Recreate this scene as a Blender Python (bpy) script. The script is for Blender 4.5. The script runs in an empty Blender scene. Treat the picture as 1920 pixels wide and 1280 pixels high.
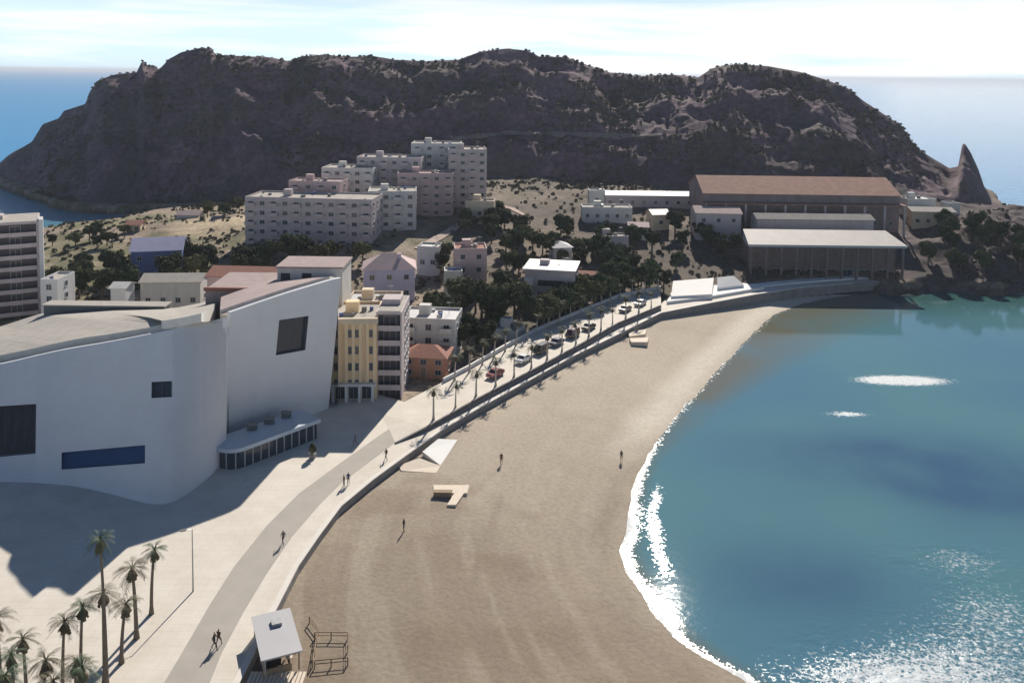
import bpy, bmesh, math, random
import numpy as np
from mathutils import Vector, Matrix
R = math.radians
random.seed(7); RNG = np.random.default_rng(7)
S = bpy.context.scene
COL = S.collection
# ------------------------------------------------------------------ camera
CAM_Z, FPX, PITCH, ROLL = 63.0, 1600.0, R(4.0), R(0.66)
CY = 139 + FPX*math.tan(PITCH)
cam = bpy.data.objects.new('camera', bpy.data.cameras.new('camera')); COL.objects.link(cam)
cam.data.sensor_width = 36; cam.data.lens = 36*FPX/1920
cam.data.shift_y = -(640-CY)/1920; cam.data.clip_start = 1; cam.data.clip_end = 400000
RM = Matrix.Rotation(math.pi/2-PITCH, 4, 'X') @ Matrix.Rotation(ROLL, 4, 'Z')
cam.matrix_world = Matrix.Translation((0, 0, CAM_Z)) @ RM
S.camera = cam
# ------------------------------------------------------------------ sky, sun, exposure
SUN_AZ, SUN_EL = R(11), R(33)
w = bpy.data.worlds.new('World'); S.world = w; w.use_nodes = True
nt = w.node_tree; N = nt.nodes; L = nt.links
bg = N['Background']; bg.inputs['Strength'].default_value = 0.05
sky = N.new('ShaderNodeTexSky'); sky.sky_type = 'NISHITA'; sky.sun_disc = False
sky.sun_elevation = SUN_EL; sky.sun_rotation = SUN_AZ; sky.air_density = 1.0; sky.dust_density = 0.2; sky.ozone_density = 5.0
# the visible sky is a low band of bright streaky cloud; overhead it is clear
tc = N.new('ShaderNodeTexCoord')
sep = N.new('ShaderNodeSeparateXYZ'); L.new(tc.outputs['Generated'], sep.inputs[0])
mp = N.new('ShaderNodeMapping'); mp.inputs['Scale'].default_value = (2.2, 2.2, 26); mp.inputs['Rotation'].default_value = (0, R(1.5), 0); mp.inputs['Location'].default_value = (3.1, 1.7, 0.4); L.new(tc.outputs['Generated'], mp.inputs[0])
cn = N.new('ShaderNodeTexNoise'); cn.inputs['Scale'].default_value = 1.6; cn.inputs['Detail'].default_value = 8; cn.inputs['Roughness'].default_value = .52; cn.inputs['Distortion'].default_value = .3; L.new(mp.outputs[0], cn.inputs[0])
cx_ = N.new('ShaderNodeMath'); cx_.operation = 'MULTIPLY_ADD'; cx_.inputs[1].default_value = .22; L.new(sep.outputs['X'], cx_.inputs[0]); L.new(cn.outputs['Fac'], cx_.inputs[2])
cr = N.new('ShaderNodeMapRange'); cr.inputs['From Min'].default_value = .38; cr.inputs['From Max'].default_value = .58; L.new(cx_.outputs[0], cr.inputs['Value'])
ccol = N.new('ShaderNodeMixRGB'); CB = 1/0.05; ccol.inputs['Color1'].default_value = (.66*CB, .83*CB, .93*CB, 1); ccol.inputs['Color2'].default_value = (.95*CB, .97*CB, 1.0*CB, 1); L.new(cr.outputs[0], ccol.inputs['Fac'])
fo = N.new('ShaderNodeMapRange'); fo.inputs['From Min'].default_value = .06; fo.inputs['From Max'].default_value = .15; fo.inputs['To Min'].default_value = 1; fo.inputs['To Max'].default_value = 0; L.new(sep.outputs['Z'], fo.inputs['Value'])
cloud = N.new('ShaderNodeMixRGB'); L.new(fo.outputs[0], cloud.inputs['Fac']); L.new(sky.outputs[0], cloud.inputs['Color1']); L.new(ccol.outputs[0], cloud.inputs['Color2'])
L.new(cloud.outputs[0], bg.inputs['Color'])
sun = bpy.data.objects.new('sun', bpy.data.lights.new('sun', 'SUN')); COL.objects.link(sun)
sun.data.energy = 5.0; sun.data.angle = R(0.6); sun.data.color = (1, .92, .81)
SD = Vector((math.sin(SUN_AZ)*math.cos(SUN_EL), math.cos(SUN_AZ)*math.cos(SUN_EL), math.sin(SUN_EL)))
sun.rotation_euler = SD.to_track_quat('Z', 'Y').to_euler()
S.view_settings.view_transform = 'Standard'; S.view_settings.look = 'None'; S.view_settings.exposure = 0.26; S.view_settings.gamma = 1
S.view_settings.use_curve_mapping = False
# ------------------------------------------------------------------ pixel helpers (layout measured on the photograph)
R3 = RM.to_3x3()
def ray(px, py): return R3 @ Vector(((px-960)/FPX, (CY-py)/FPX, -1))
def G(px, py, z=0.0):
    d = ray(px, py); t = (z-CAM_Z)/d.z; return Vector((d.x*t, d.y*t, z))
def at(px, py, D):
    d = ray(px, py); t = D/d.y; return Vector((d.x*t, D, CAM_Z+d.z*t))
def G2(px, py, z=0.0): p = G(px, py, z); return (p.x, p.y)
def XofPX(px, D): return at(px, 400, D).x
# ------------------------------------------------------------------ numpy noise
def _h(ix, iy, s):
    n = (ix*374761393 + iy*668265263 + s*1442695041) & 0xffffffff
    n = ((n ^ (n >> 13))*1274126177) & 0xffffffff
    return ((n ^ (n >> 16)) & 0xffff)/65535.0
def vnoise(x, y, s=0):
    ix = np.floor(x).astype(np.int64); iy = np.floor(y).astype(np.int64); fx = x-ix; fy = y-iy
    fx = fx*fx*(3-2*fx); fy = fy*fy*(3-2*fy)
    a = _h(ix, iy, s); b = _h(ix+1, iy, s); c = _h(ix, iy+1, s); d = _h(ix+1, iy+1, s)
    return (a*(1-fx)+b*fx)*(1-fy)+(c*(1-fx)+d*fx)*fy
def fbm(x, y, sc, oc=5, s=0, rough=.5):
    r = 0; a = 1; t = 0; f = 1/sc
    for o in range(oc):
        r = r+a*vnoise(x*f+17.3*o, y*f-9.1*o, s+o); t += a; a *= rough; f *= 2.03
    return r/t*2-1
def ridged(x, y, sc, oc=5, s=0):
    r = 0; a = 1; t = 0; f = 1/sc
    for o in range(oc):
        r = r+a*(1-np.abs(vnoise(x*f+7.3*o, y*f+3.1*o, s+o)*2-1)); t += a; a *= .55; f *= 2.1
    return r/t
def in_poly(X, Y, P):
    ins = np.zeros(X.shape, bool); n = len(P)
    for i in range(n):
        x0, y0 = P[i]; x1, y1 = P[(i+1) % n]
        if y0 == y1: continue
        c = ((y0 > Y) != (y1 > Y)) & (X < (x1-x0)*(Y-y0)/(y1-y0)+x0); ins ^= c
    return ins
# ------------------------------------------------------------------ coast line
beach_px = [(1600,1620),(1480,1400),(1395,1280),(1330,1240),(1262,1190),(1215,1130),(1178,1070),(1166,1030),(1176,960),(1190,900),(1212,850),(1250,800),(1320,720),(1395,640),(1450,590),(1500,570),(1560,558),(1640,549)]
front_px = [(1700,553),(1780,549),(1860,552),(1950,549),(2100,548),(2300,540)]
beach_w = [(260, -60), (140, 20)]+[G2(x, y, 0) for x, y in beach_px]
front_w = [G2(x, y, 0) for x, y in front_px]
def pd(px, D): return (XofPX(px, D), D)
back_w = [pd(2320, 300), pd(2050, 335), pd(1925, 345), pd(1885, 372), pd(1873, 400), pd(1850, 425), pd(1700, 470), pd(1400, 540), pd(900, 580), pd(400, 575), pd(100, 540), pd(-30, 505), pd(-40, 480)]
inlet_w = [G2(-6,338), G2(0,350), G2(40,368), G2(100,388), G2(150,399), G2(230,402), G2(300,399), G2(322,401), G2(300,410), G2(230,423), G2(130,436), G2(75,446), G2(0,452), G2(-200,470), G2(-500,520)]
COAST = beach_w+front_w+back_w+inlet_w+[(-400, 150), (-400, -60)]
NB = len(beach_w)
rocky_seg = [0 if i < NB-1 else 1 for i in range(len(COAST))]
def signed_dist(X, Y):
    d = np.full(X.shape, 1e9); k = np.zeros(X.shape, int); n = len(COAST)
    for i in range(n):
        x0, y0 = COAST[i]; x1, y1 = COAST[(i+1) % n]
        dx, dy = x1-x0, y1-y0; t = np.clip(((X-x0)*dx+(Y-y0)*dy)/(dx*dx+dy*dy), 0, 1)
        q = np.hypot(X-x0-t*dx, Y-y0-t*dy); m = q < d; d[m] = q[m]; k[m] = rocky_seg[i]
    return np.where(in_poly(X, Y, COAST), d, -d), k
# ------------------------------------------------------------------ promenade outlines
wall_px = [(300,1640),(400,1400),(440,1300),(516,1148),(560,1062),(600,1004),(640,950),(700,900),(760,856),(830,806),(900,765),(1000,710),(1080,666),(1150,632),(1240,587),(1330,569),(1420,552),(1500,540),(1600,531),(1650,528)]
WALL = [G2(x, y, 3.0) for x, y in wall_px]
upper_px = [(742,832),(800,802),(900,746),(1000,694),(1080,651),(1160,606),(1240,573)]
inner_px = [(1238,541),(1160,556),(1080,588),(1000,622),(940,655),(880,690),(830,716),(716,775)]
UPZ = [3.02, 3.6, 3.9, 4.0, 4.0, 4.0, 4.0]
INZ = [4.0, 4.0, 4.0, 4.0, 4.0, 3.95, 3.7, 3.02]
UP = [G(x, y, z) for (x, y), z in zip(upper_px, UPZ)]; INN = [G(x, y, z) for (x, y), z in zip(inner_px, INZ)]
back_px = [(1600,517),(1420,532),(1250,558),(1240,570),(1160,600),(1080,640),(1000,682),(900,735),(800,765),(730,745),(650,720),(500,690),(300,650),(0,640),(-500,650)]
PLAZA = WALL+[G2(x, y, 3.0) for x, y in back_px]+[(-190, 60), (-190, 10), (-40, 10)]
BZONE = WALL+[(400, 244), (400, 5)]
ROADB = [(p.x, p.y) for p in UP+INN]
# ------------------------------------------------------------------ terrain heights
cols = {  # photo column: (distance, height) knots of the town ground
 -900: [(150,2.4),(300,3),(340,2)], 0: [(170,2.4),(250,3.5),(300,4),(330,3)],
 250: [(170,2.4),(220,4),(260,6),(300,7),(330,5),(380,3)], 450: [(170,2.4),(205,4),(250,9),(290,12),(330,10),(380,5)],
 700: [(170,2.4),(200,4),(240,9),(290,15),(330,18),(370,15)], 1000: [(185,2.4),(205,5),(240,7.5),(290,13),(340,17),(380,20)],
 1180: [(215,2.4),(235,4.5),(260,7),(300,13),(340,17),(380,20)], 1300: [(226,2.4),(240,4),(256,6),(300,13),(350,17)],
 1500: [(238,2.4),(246,3.5),(256,4.5),(275,9),(300,13),(330,17)], 1700: [(243,2.4),(252,4),(258,5),(275,9),(300,14),(340,15)],
 1900: [(255,3),(262,7),(278,13),(300,15.5),(325,13),(345,9)], 2400: [(255,3),(262,7),(278,12),(300,14),(325,10)]}
cu = np.array([(k-960)/FPX for k in cols]); ds = np.arange(0, 700, 4.0)
cz = np.array([np.interp(ds, [a for a, b in v], [b for a, b in v]) for v in cols.values()])
def land(u, D):
    i = np.clip(np.searchsorted(cu, u)-1, 0, len(cu)-2); t = np.clip((u-cu[i])/(cu[i+1]-cu[i]), 0, 1)
    j = np.clip(D/4.0, 0, len(ds)-2.001); j0 = j.astype(int); s = j-j0
    a = cz[i, j0]*(1-s)+cz[i, j0+1]*s; b = cz[i+1, j0]*(1-s)+cz[i+1, j0+1]*s
    return a*(1-t)+b*t
sil = [(-60,350),(-30,335),(0,308),(20,290),(60,266),(80,233),(110,222),(120,208),(160,195),(168,172),(185,150),(215,140),(256,136),(266,115),(276,122),(300,130),(315,112),(340,98),(375,90),(396,91),(405,103),(450,105),(510,108),(545,116),(570,106),(610,102),(650,107),(700,105),(740,112),(800,115),(860,112),(900,97),(950,91),(990,95),(1010,106),(1060,107),(1100,122),(1150,138),(1200,143),(1260,140),(1310,145),(1335,128),(1380,120),(1440,124),(1500,135),(1550,150),(1590,166),(1620,190),(1660,216),(1690,236),(1710,265),(1730,285),(1755,301),(1780,316),(1797,312),(1803,274),(1808,268),(1820,286),(1835,320),(1845,352),(1860,380),(1872,392),(1900,400)]
rD = lambda px: np.interp(px, [-60,0,60,150,400,900,1400,1700,1800,1870], [492,492,485,478,465,455,432,405,396,385])
su = []; sz = []; sD = []
for x, y in sil:
    D = float(rD(x)); p = at(x, y, D); su.append(p.x/p.y); sz.append(p.z); sD.append(D)
su, sz, sD = map(np.array, (su, sz, sD))
def hill(u, D, X, Y):
    px = u*FPX+960
    Zr = np.interp(u, su, sz, left=-5, right=-5); Dr = np.interp(u, su, sD)
    Df = np.interp(px, [-60,0,40,100,150,300,500,700,1000,1300,1600,1800,1870], [475,468,435,393,380,378,372,372,366,345,338,350,360])
    zf = land(u, Df)*np.clip((px-300)/200, 0, 1)
    t = np.clip((D-Df)/(Dr-Df), -.2, 1)
    gull = ridged(u*900+D*.25, D*.9, 75, 5, 11)-.62
    gull2 = ridged(X+Y*.35, Y-X*.2, 26, 4, 31)-.6
    env = np.clip(t, 0, 1)*np.clip(1-t, 0, 1)*4
    env = np.clip(env*1.5, 0, 1)
    ledge = .02*np.sin(t*19+3*fbm(X, Y, 60, 3, 5)+u*6)
    prof = np.clip(t, 0, 1)**.82
    front = zf+(Zr-zf)*(prof+ledge*env)+env*(gull*12+gull2*4+fbm(X, Y, 9, 3, 77)*1.8)
    bt = np.clip((D-Dr)/95, 0, 1.3)
    back = Zr*(1-bt**1.5)+fbm(X, Y, 25, 4, 8)*3*np.clip(bt*4, 0, 1)-bt*2
    h = np.where(D < Dr, np.minimum(front, zf+(Zr-zf)*np.clip(t+.12, 0, 1)+1), np.minimum(back, Zr-bt*6))
    return np.where(t <= 0, -5, h)
def height(X, Y, detail=True):
    X = np.asarray(X, float); Y = np.asarray(Y, float); Ys = np.maximum(Y, 1)
    u = X/Ys; sd, k = signed_dist(X, Y); s2 = sd+np.where(k == 1, fbm(X, Y, 14, 4, 3)*3.0, fbm(X, Y, 20, 3, 4)*.6)
    bz = in_poly(X, Y, BZONE)
    ramp = np.where(k == 1, s2*np.where(Ys > 340, 4.0, .95), np.where(s2 > 0, np.where(bz, np.minimum(s2*.075, 2.0), 99), s2*.09))
    ln = land(u, Ys); ln = ln+fbm(X, Y, 12, 4, 21)*np.clip((ln-3)/6, 0, 1)*.9
    # the right headland: broken rock and scrub
    px = u*FPX+960; hd = np.clip((px-1690)/60, 0, 1)*np.clip((Ys-254)/10, 0, 1)*np.clip((345-Ys)/20, 0, 1)
    ln = ln+hd*(ridged(X, Y, 22, 4, 41)-.6)*7
    z = np.maximum(ln, hill(u, Ys, X, Y)); z = np.minimum(z, ramp)
    z = np.maximum(z, -4)
    z = np.where(bz & (k == 0), ramp+fbm(X, Y, 5, 3, 9)*.05, z)
    pl = in_poly(X, Y, PLAZA) | in_poly(X, Y, ROADB)
    z = np.where(pl, np.minimum(z, np.clip(s2*.075, -1, 2.0)), z)
    return z, sd, k
uu = np.concatenate([np.linspace(-1.4, -.7, 40, endpoint=False), np.linspace(-.7, .72, 760), np.linspace(.74, 1.3, 30)])
dd = np.concatenate([np.linspace(12, 60, 14, endpoint=False), np.linspace(60, 270, 230, endpoint=False), np.linspace(270, 520, 330, endpoint=False), np.linspace(520, 600, 20)])
UU, DD = np.meshgrid(uu, dd); XX = UU*DD; YY = DD
ZZ, SDD, KK = height(XX, YY)
def zh(x, y):
    z, _, _ = height(np.array([x]), np.array([y])); return float(z[0])
def hit(px, py, d0=60, d1=560):
    d = ray(px, py); t = np.linspace(d0, d1, 2500)/d.y
    z, _, _ = height(d.x*t, d.y*t); m = np.nonzero(CAM_Z+d.z*t <= z)[0]
    i = m[0] if len(m) else -1
    return Vector((d.x*t[i], d.y*t[i], float(z[i])))
# ------------------------------------------------------------------ materials
MATS = {}
def mat(name, c, rough=.8, var=.12, scale=1.0, bump=0.0, metallic=0, c2=None, spec=.5, bscale=None, stain=0.0, joints=None, rnd=0.0):
    if name in MATS: return MATS[name]
    m = bpy.data.materials.new(name); m.use_nodes = True; n = m.node_tree.nodes; l = m.node_tree.links; p = n['Principled BSDF']
    p.inputs['Roughness'].default_value = rough; p.inputs['Metallic'].default_value = metallic; p.inputs['Specular IOR Level'].default_value = spec
    tc = n.new('ShaderNodeTexCoord'); geo = n.new('ShaderNodeNewGeometry')
    nz = n.new('ShaderNodeTexNoise'); nz.inputs['Scale'].default_value = scale; nz.inputs['Detail'].default_value = 6; nz.inputs['Roughness'].default_value = .6; l.new(geo.outputs['Position'], nz.inputs[0])
    mx = n.new('ShaderNodeMixRGB'); a = [max(0, v*(1-var)) for v in c]; b = c2 if c2 else [min(1, v*(1+var)) for v in c]
    mr = n.new('ShaderNodeMapRange'); mr.inputs['From Min'].default_value = .3; mr.inputs['From Max'].default_value = .7; l.new(nz.outputs['Fac'], mr.inputs['Value'])
    mx.inputs[1].default_value = (*a, 1); mx.inputs[2].default_value = (*b, 1); l.new(mr.outputs[0], mx.inputs[0]); out = mx.outputs[0]
    if stain:
        mp = n.new('ShaderNodeMapping'); mp.inputs['Scale'].default_value = (1, 1, .12); l.new(geo.outputs['Position'], mp.inputs[0])
        s = n.new('ShaderNodeTexNoise'); s.inputs['Scale'].default_value = .45; s.inputs['Detail'].default_value = 4; l.new(mp.outputs[0], s.inputs[0])
        r2 = n.new('ShaderNodeMapRange'); r2.inputs['From Min'].default_value = .5; r2.inputs['From Max'].default_value = .75; r2.inputs['To Max'].default_value = stain; l.new(s.outputs['Fac'], r2.inputs['Value'])
        m2 = n.new('ShaderNodeMixRGB'); m2.inputs[2].default_value = (c[0]*.45, c[1]*.42, c[2]*.38, 1); l.new(out, m2.inputs[1]); l.new(r2.outputs[0], m2.inputs[0]); out = m2.outputs[0]
    if joints:
        sp_ = n.new('ShaderNodeSeparateXYZ'); l.new(geo.outputs['Position'], sp_.inputs[0]); cb = n.new('ShaderNodeCombineXYZ'); l.new(sp_.outputs['X'], cb.inputs[0]); l.new(sp_.outputs[joints[3]], cb.inputs[1])
        br = n.new('ShaderNodeTexBrick'); br.inputs['Scale'].default_value = 1; br.inputs['Brick Width'].default_value = joints[0]; br.inputs['Row Height'].default_value = joints[1]; br.inputs['Mortar Size'].default_value = joints[2]; br.inputs['Mortar Smooth'].default_value = .3
        br.inputs['Color1'].default_value = (1,1,1,1); br.inputs['Color2'].default_value = (.985,.985,.985,1); br.inputs['Mortar'].default_value = (joints[4] if len(joints) > 4 else .85,)*3+(1,); l.new(cb.outputs[0], br.inputs['Vector'])
        m4 = n.new('ShaderNodeMixRGB'); m4.blend_type = 'MULTIPLY'; m4.inputs[0].default_value = 1; l.new(out, m4.inputs[1]); l.new(br.outputs['Color'], m4.inputs[2]); out = m4.outputs[0]
    if rnd:
        oi = n.new('ShaderNodeObjectInfo'); r3 = n.new('ShaderNodeMapRange'); r3.inputs['To Min'].default_value = 1-rnd; r3.inputs['To Max'].default_value = 1+rnd; l.new(oi.outputs['Random'], r3.inputs['Value'])
        v3 = n.new('ShaderNodeVectorMath'); v3.operation = 'SCALE'; l.new(out, v3.inputs[0]); l.new(r3.outputs[0], v3.inputs['Scale']); out = v3.outputs[0]
    l.new(out, p.inputs['Base Color'])
    if bump:
        bz = n.new('ShaderNodeTexNoise'); bz.inputs['Scale'].default_value = bscale or scale*3; bz.inputs['Detail'].default_value = 5; l.new(geo.outputs['Position'], bz.inputs[0])
        bp = n.new('ShaderNodeBump'); bp.inputs['Strength'].default_value = 1; bp.inputs['Distance'].default_value = bump; l.new(bz.outputs['Fac'], bp.inputs['Height']); l.new(bp.outputs[0], p.inputs['Normal'])
    MATS[name] = m; return m
def attr_mat(name, rough=.9, bump=.15, bscale=1.2, fine=None):
    m = bpy.data.materials.new(name); m.use_nodes = True; n = m.node_tree.nodes; l = m.node_tree.links; p = n['Principled BSDF']
    p.inputs['Roughness'].default_value = rough; p.inputs['Specular IOR Level'].default_value = .25
    at_ = n.new('ShaderNodeAttribute'); at_.attribute_name = 'tint'; geo = n.new('ShaderNodeNewGeometry')
    nz = n.new('ShaderNodeTexNoise'); nz.inputs['Scale'].default_value = bscale; nz.inputs['Detail'].default_value = 8; nz.inputs['Roughness'].default_value = .65; l.new(geo.outputs['Position'], nz.inputs[0])
    mr = n.new('ShaderNodeMapRange'); mr.inputs['From Min'].default_value = .3; mr.inputs['From Max'].default_value = .7; mr.inputs['To Min'].default_value = 1-(fine or .25); mr.inputs['To Max'].default_value = 1+(fine or .25); l.new(nz.outputs['Fac'], mr.inputs['Value'])
    vm = n.new('ShaderNodeVectorMath'); vm.operation = 'SCALE'; l.new(at_.outputs['Color'], vm.inputs[0]); l.new(mr.outputs[0], vm.inputs['Scale']); l.new(vm.outputs[0], p.inputs['Base Color'])
    bp = n.new('ShaderNodeBump'); bp.inputs['Distance'].default_value = bump; bp.inputs['Strength'].default_value = 1; l.new(nz.outputs['Fac'], bp.inputs['Height']); l.new(bp.outputs[0], p.inputs['Normal'])
    return m
M_white = mat('white_render', (.66,.66,.66), .6, .03, .35, stain=.10)
M_sail = mat('white_sail_panels', (.68,.69,.71), .5, .03, .2, stain=.07, joints=(900,1.9,.02,'Z',.90))
M_white2 = mat('old_white_render', (.62,.61,.58), .8, .08, .4, stain=.3)
M_cream = mat('cream_render', (.66,.55,.40), .8, .06, .4, stain=.2)
M_beige = mat('beige_render', (.86,.66,.42), .8, .05, .3, stain=.15)
M_pink = mat('pink_render', (.55,.41,.40), .8, .08, .4, stain=.25)
M_mauve = mat('mauve_grey_render', (.54,.47,.47), .85, .08, .5, stain=.25)
M_lav = mat('lavender_render', (.50,.49,.66), .8, .06, .4, stain=.2)
M_terra = mat('terracotta_render', (.55,.27,.17), .85, .15, 1.2, stain=.2)
M_tile = mat('clay_roof_tiles', (.33,.15,.11), .9, .25, 2.0, .05)
M_brown = mat('faded_brown_roof', (.34,.185,.135), .9, .2, .5, .04)
M_roofg = mat('pale_gravel_roof', (.42,.39,.35), .95, .12, .6, .03, stain=0)
M_roofp = mat('pinkish_gravel_roof', (.38,.30,.29), .95, .12, .6, .03)
M_grey = mat('grey_concrete', (.24,.23,.22), .9, .15, .6, .02, stain=.3)
M_dark = mat('dark_opening', (.025,.028,.035), .6, .2, 1)
M_glass = mat('window_glass', (.035,.05,.07), .12, .1, 1)
M_blueglass = mat('blue_ribbon_glass', (.02,.06,.16), .3, .1, .5)
M_frame = mat('window_frame', (.45,.46,.47), .5, .05, 1)
M_dframe = mat('dark_window_frame', (.10,.12,.13), .5, .05, 1)
M_metal = mat('galvanised_metal', (.35,.36,.37), .45, .1, 2, metallic=.6)
M_wroof = mat('white_sheet_roof', (.44,.435,.45), .55, .04, .4)
M_bluew = mat('blue_render', (.10,.15,.36), .8, .1, .4)
M_wood = mat('weathered_wood', (.30,.22,.14), .85, .25, 3)
M_deck = mat('pale_beach_boards', (.72,.62,.50), .8, .1, 3)
M_bark = mat('tree_bark', (.13,.10,.075), .95, .3, 4, .03)
M_palmbark = mat('palm_trunk_bark', (.17,.14,.105), .95, .3, 6, .03)
M_palm = mat('palm_frond', (.10,.095,.045), .7, .35, 1.5, c2=(.12,.105,.05))
M_palmg = mat('greener_palm_frond', (.06,.10,.045), .7, .35, 1.5)
M_dead = mat('dead_palm_skirt', (.16,.12,.07), .9, .3, 3)
M_leafd = mat('dark_tree_leaves', (.055,.072,.038), .95, .5, .9, spec=.08, c2=(.085,.105,.05), rnd=.35)
M_leafo = mat('olive_tree_leaves', (.10,.11,.055), .95, .45, .9, spec=.08, c2=(.15,.15,.07), rnd=.3)
M_leafg = mat('green_tree_leaves', (.06,.095,.05), .95, .4, .9, spec=.08, c2=(.09,.13,.055), rnd=.3)
M_skin = mat('skin', (.45,.27,.19), .6, .05, 8)
M_tyre = mat('tyre_rubber', (.03,.03,.03), .8, .1, 8)
# ------------------------------------------------------------------ object helpers
def tag(o, label=None, cat=None, group=None, kind=None):
    if label: o['label'] = label
    if cat: o['category'] = cat
    if group: o['group'] = group
    if kind: o['kind'] = kind
    return o
def thing(name, label, cat, loc=(0,0,0), rz=0, group=None):
    o = bpy.data.objects.new(name, None); o.empty_display_size = .3; COL.objects.link(o); o.location = loc; o.rotation_euler = (0, 0, rz)
    return tag(o, label, cat, group)
def child(o, parent, loc=None, rz=None):
    o.parent = parent
    if loc is not None: o.location = loc
    if rz is not None: o.rotation_euler = (0, 0, rz)
    return o
class MB:
    def __init__(s): s.v = []; s.f = []; s.m = []; s.mats = []
    def mi(s, m):
        if m not in s.mats: s.mats.append(m)
        return s.mats.index(m)
    def face(s, pts, m=None):
        b = len(s.v); s.v += [tuple(p) for p in pts]; s.f.append(tuple(range(b, b+len(pts)))); s.m.append(s.mi(m) if m else 0)
    def box(s, x0, x1, y0, y1, z0, z1, m=None):
        if x0 > x1: x0, x1 = x1, x0
        b = len(s.v); s.v += [(x0,y0,z0),(x1,y0,z0),(x1,y1,z0),(x0,y1,z0),(x0,y0,z1),(x1,y0,z1),(x1,y1,z1),(x0,y1,z1)]
        for f in ((0,3,2,1),(4,5,6,7),(0,1,5,4),(1,2,6,5),(2,3,7,6),(3,0,4,7)):
            s.f.append(tuple(b+i for i in f)); s.m.append(s.mi(m) if m else 0)
    def prism(s, poly, z0, z1, m=None):
        n = len(poly); b = len(s.v)
        zz0 = z0 if hasattr(z0, '__len__') else [z0]*n; zz1 = z1 if hasattr(z1, '__len__') else [z1]*n
        s.v += [(p[0], p[1], q) for p, q in zip(poly, zz0)]+[(p[0], p[1], q) for p, q in zip(poly, zz1)]
        k = s.mi(m) if m else 0
        s.f.append(tuple(b+i for i in reversed(range(n)))); s.m.append(k); s.f.append(tuple(b+n+i for i in range(n))); s.m.append(k)
        for i in range(n):
            j = (i+1) % n; s.f.append((b+i, b+j, b+n+j, b+n+i)); s.m.append(k)
    def tube(s, pts, rad, n=8, m=None, cap=True):
        pts = [Vector(p) for p in pts]; b = len(s.v); k = s.mi(m) if m else 0
        for i, p in enumerate(pts):
            d = (pts[min(i+1, len(pts)-1)]-pts[max(i-1, 0)]).normalized()
            a = d.orthogonal().normalized() if abs(d.z) < .95 else Vector((1, 0, 0)); a = (a-d*a.dot(d)).normalized(); c = d.cross(a)
            r = rad[i] if hasattr(rad, '__len__') else rad
            for q in range(n):
                t = 2*math.pi*q/n; s.v.append(tuple(p+a*math.cos(t)*r+c*math.sin(t)*r))
        for i in range(len(pts)-1):
            for q in range(n):
                q2 = (q+1) % n; s.f.append((b+i*n+q, b+i*n+q2, b+(i+1)*n+q2, b+(i+1)*n+q)); s.m.append(k)
        if cap:
            s.f.append(tuple(b+q for q in reversed(range(n)))); s.m.append(k)
            e = b+(len(pts)-1)*n; s.f.append(tuple(e+q for q in range(n))); s.m.append(k)
    def mesh(s, name, m=None):
        me = bpy.data.meshes.new(name); me.from_pydata(s.v, [], s.f)
        if s.mats:
            for q in s.mats: me.materials.append(q)
            me.polygons.foreach_set('material_index', s.m)
        elif m: me.materials.append(m)
        me.update(); return me
    def build(s, name, m=None, parent=None, loc=None, smooth=False, fix=False):
        me = s.mesh(name, m)
        if fix or True:
            bm = bmesh.new(); bm.from_mesh(me); bmesh.ops.recalc_face_normals(bm, faces=bm.faces)
            bm.to_mesh(me); bm.free()
        if smooth: me.polygons.foreach_set('use_smooth', [True]*len(me.polygons))
        o = bpy.data.objects.new(name, me); COL.objects.link(o)
        if parent: o.parent = parent
        if loc is not None: o.location = loc
        return o
def copy_tree(o, parent=None):
    c = o.copy(); COL.objects.link(c)
    if parent: c.parent = parent
    for ch in CH.get(o.name, []) or list(o.children): copy_tree(ch, c)
    return c
CH = {}
def remember(o):
    CH[o.name] = list(o.children)
    for c in o.children: remember(c)
# ------------------------------------------------------------------ terrain meshes
def grid_mesh(name, X, Y, Z, keep, mat_, color=None, attrs=None, kind='structure'):
    nr, nc = X.shape; idx = np.arange(nr*nc).reshape(nr, nc)
    q = np.stack([idx[:-1,:-1], idx[:-1,1:], idx[1:,1:], idx[1:,:-1]], -1)[keep]
    used = np.unique(q); rm = np.full(nr*nc, -1); rm[used] = np.arange(len(used)); q = rm[q]
    me = bpy.data.meshes.new(name); nv = len(used); nf = len(q)
    me.vertices.add(nv); me.vertices.foreach_set('co', np.stack([X.ravel()[used], Y.ravel()[used], Z.ravel()[used]], -1).ravel())
    me.loops.add(nf*4); me.loops.foreach_set('vertex_index', q.ravel().astype(np.int32))
    me.polygons.add(nf); me.polygons.foreach_set('loop_start', np.arange(0, nf*4, 4, dtype=np.int32))
    me.polygons.foreach_set('use_smooth', np.ones(nf, bool)); me.update(calc_edges=True)
    if color is not None:
        a = me.color_attributes.new('tint', 'FLOAT_COLOR', 'POINT'); c = np.concatenate([color.reshape(-1, 3)[used], np.ones((nv, 1))], 1); a.data.foreach_set('color', c.ravel())
    for k_, v in (attrs or {}).items():
        a = me.attributes.new(k_, 'FLOAT', 'POINT'); a.data.foreach_set('value', v.ravel()[used])
    me.materials.append(mat_); me.validate()
    o = bpy.data.objects.new(name, me); COL.objects.link(o); o['kind'] = kind; return o
def mixc(a, b, t): t = np.clip(t, 0, 1)[..., None]; return np.asarray(a)*(1-t)+np.asarray(b)*t
PX = UU*FPX+960
n1 = fbm(XX, YY, 30, 5, 51); n2 = fbm(XX, YY, 7, 4, 61); n3 = fbm(XX, YY, 3, 3, 71)
sand = mixc((.275,.225,.170), (.50,.43,.34), (n1+.6)*.45+np.clip((YY-105)/75, -.2, .65))
blot = fbm(XX, YY*1.6, 11, 4, 88)
sand = mixc(sand, (.24,.185,.135), np.clip((blot-.02)*1.9, 0, .65)*np.clip((150-YY)/40, .15, 1))
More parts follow.
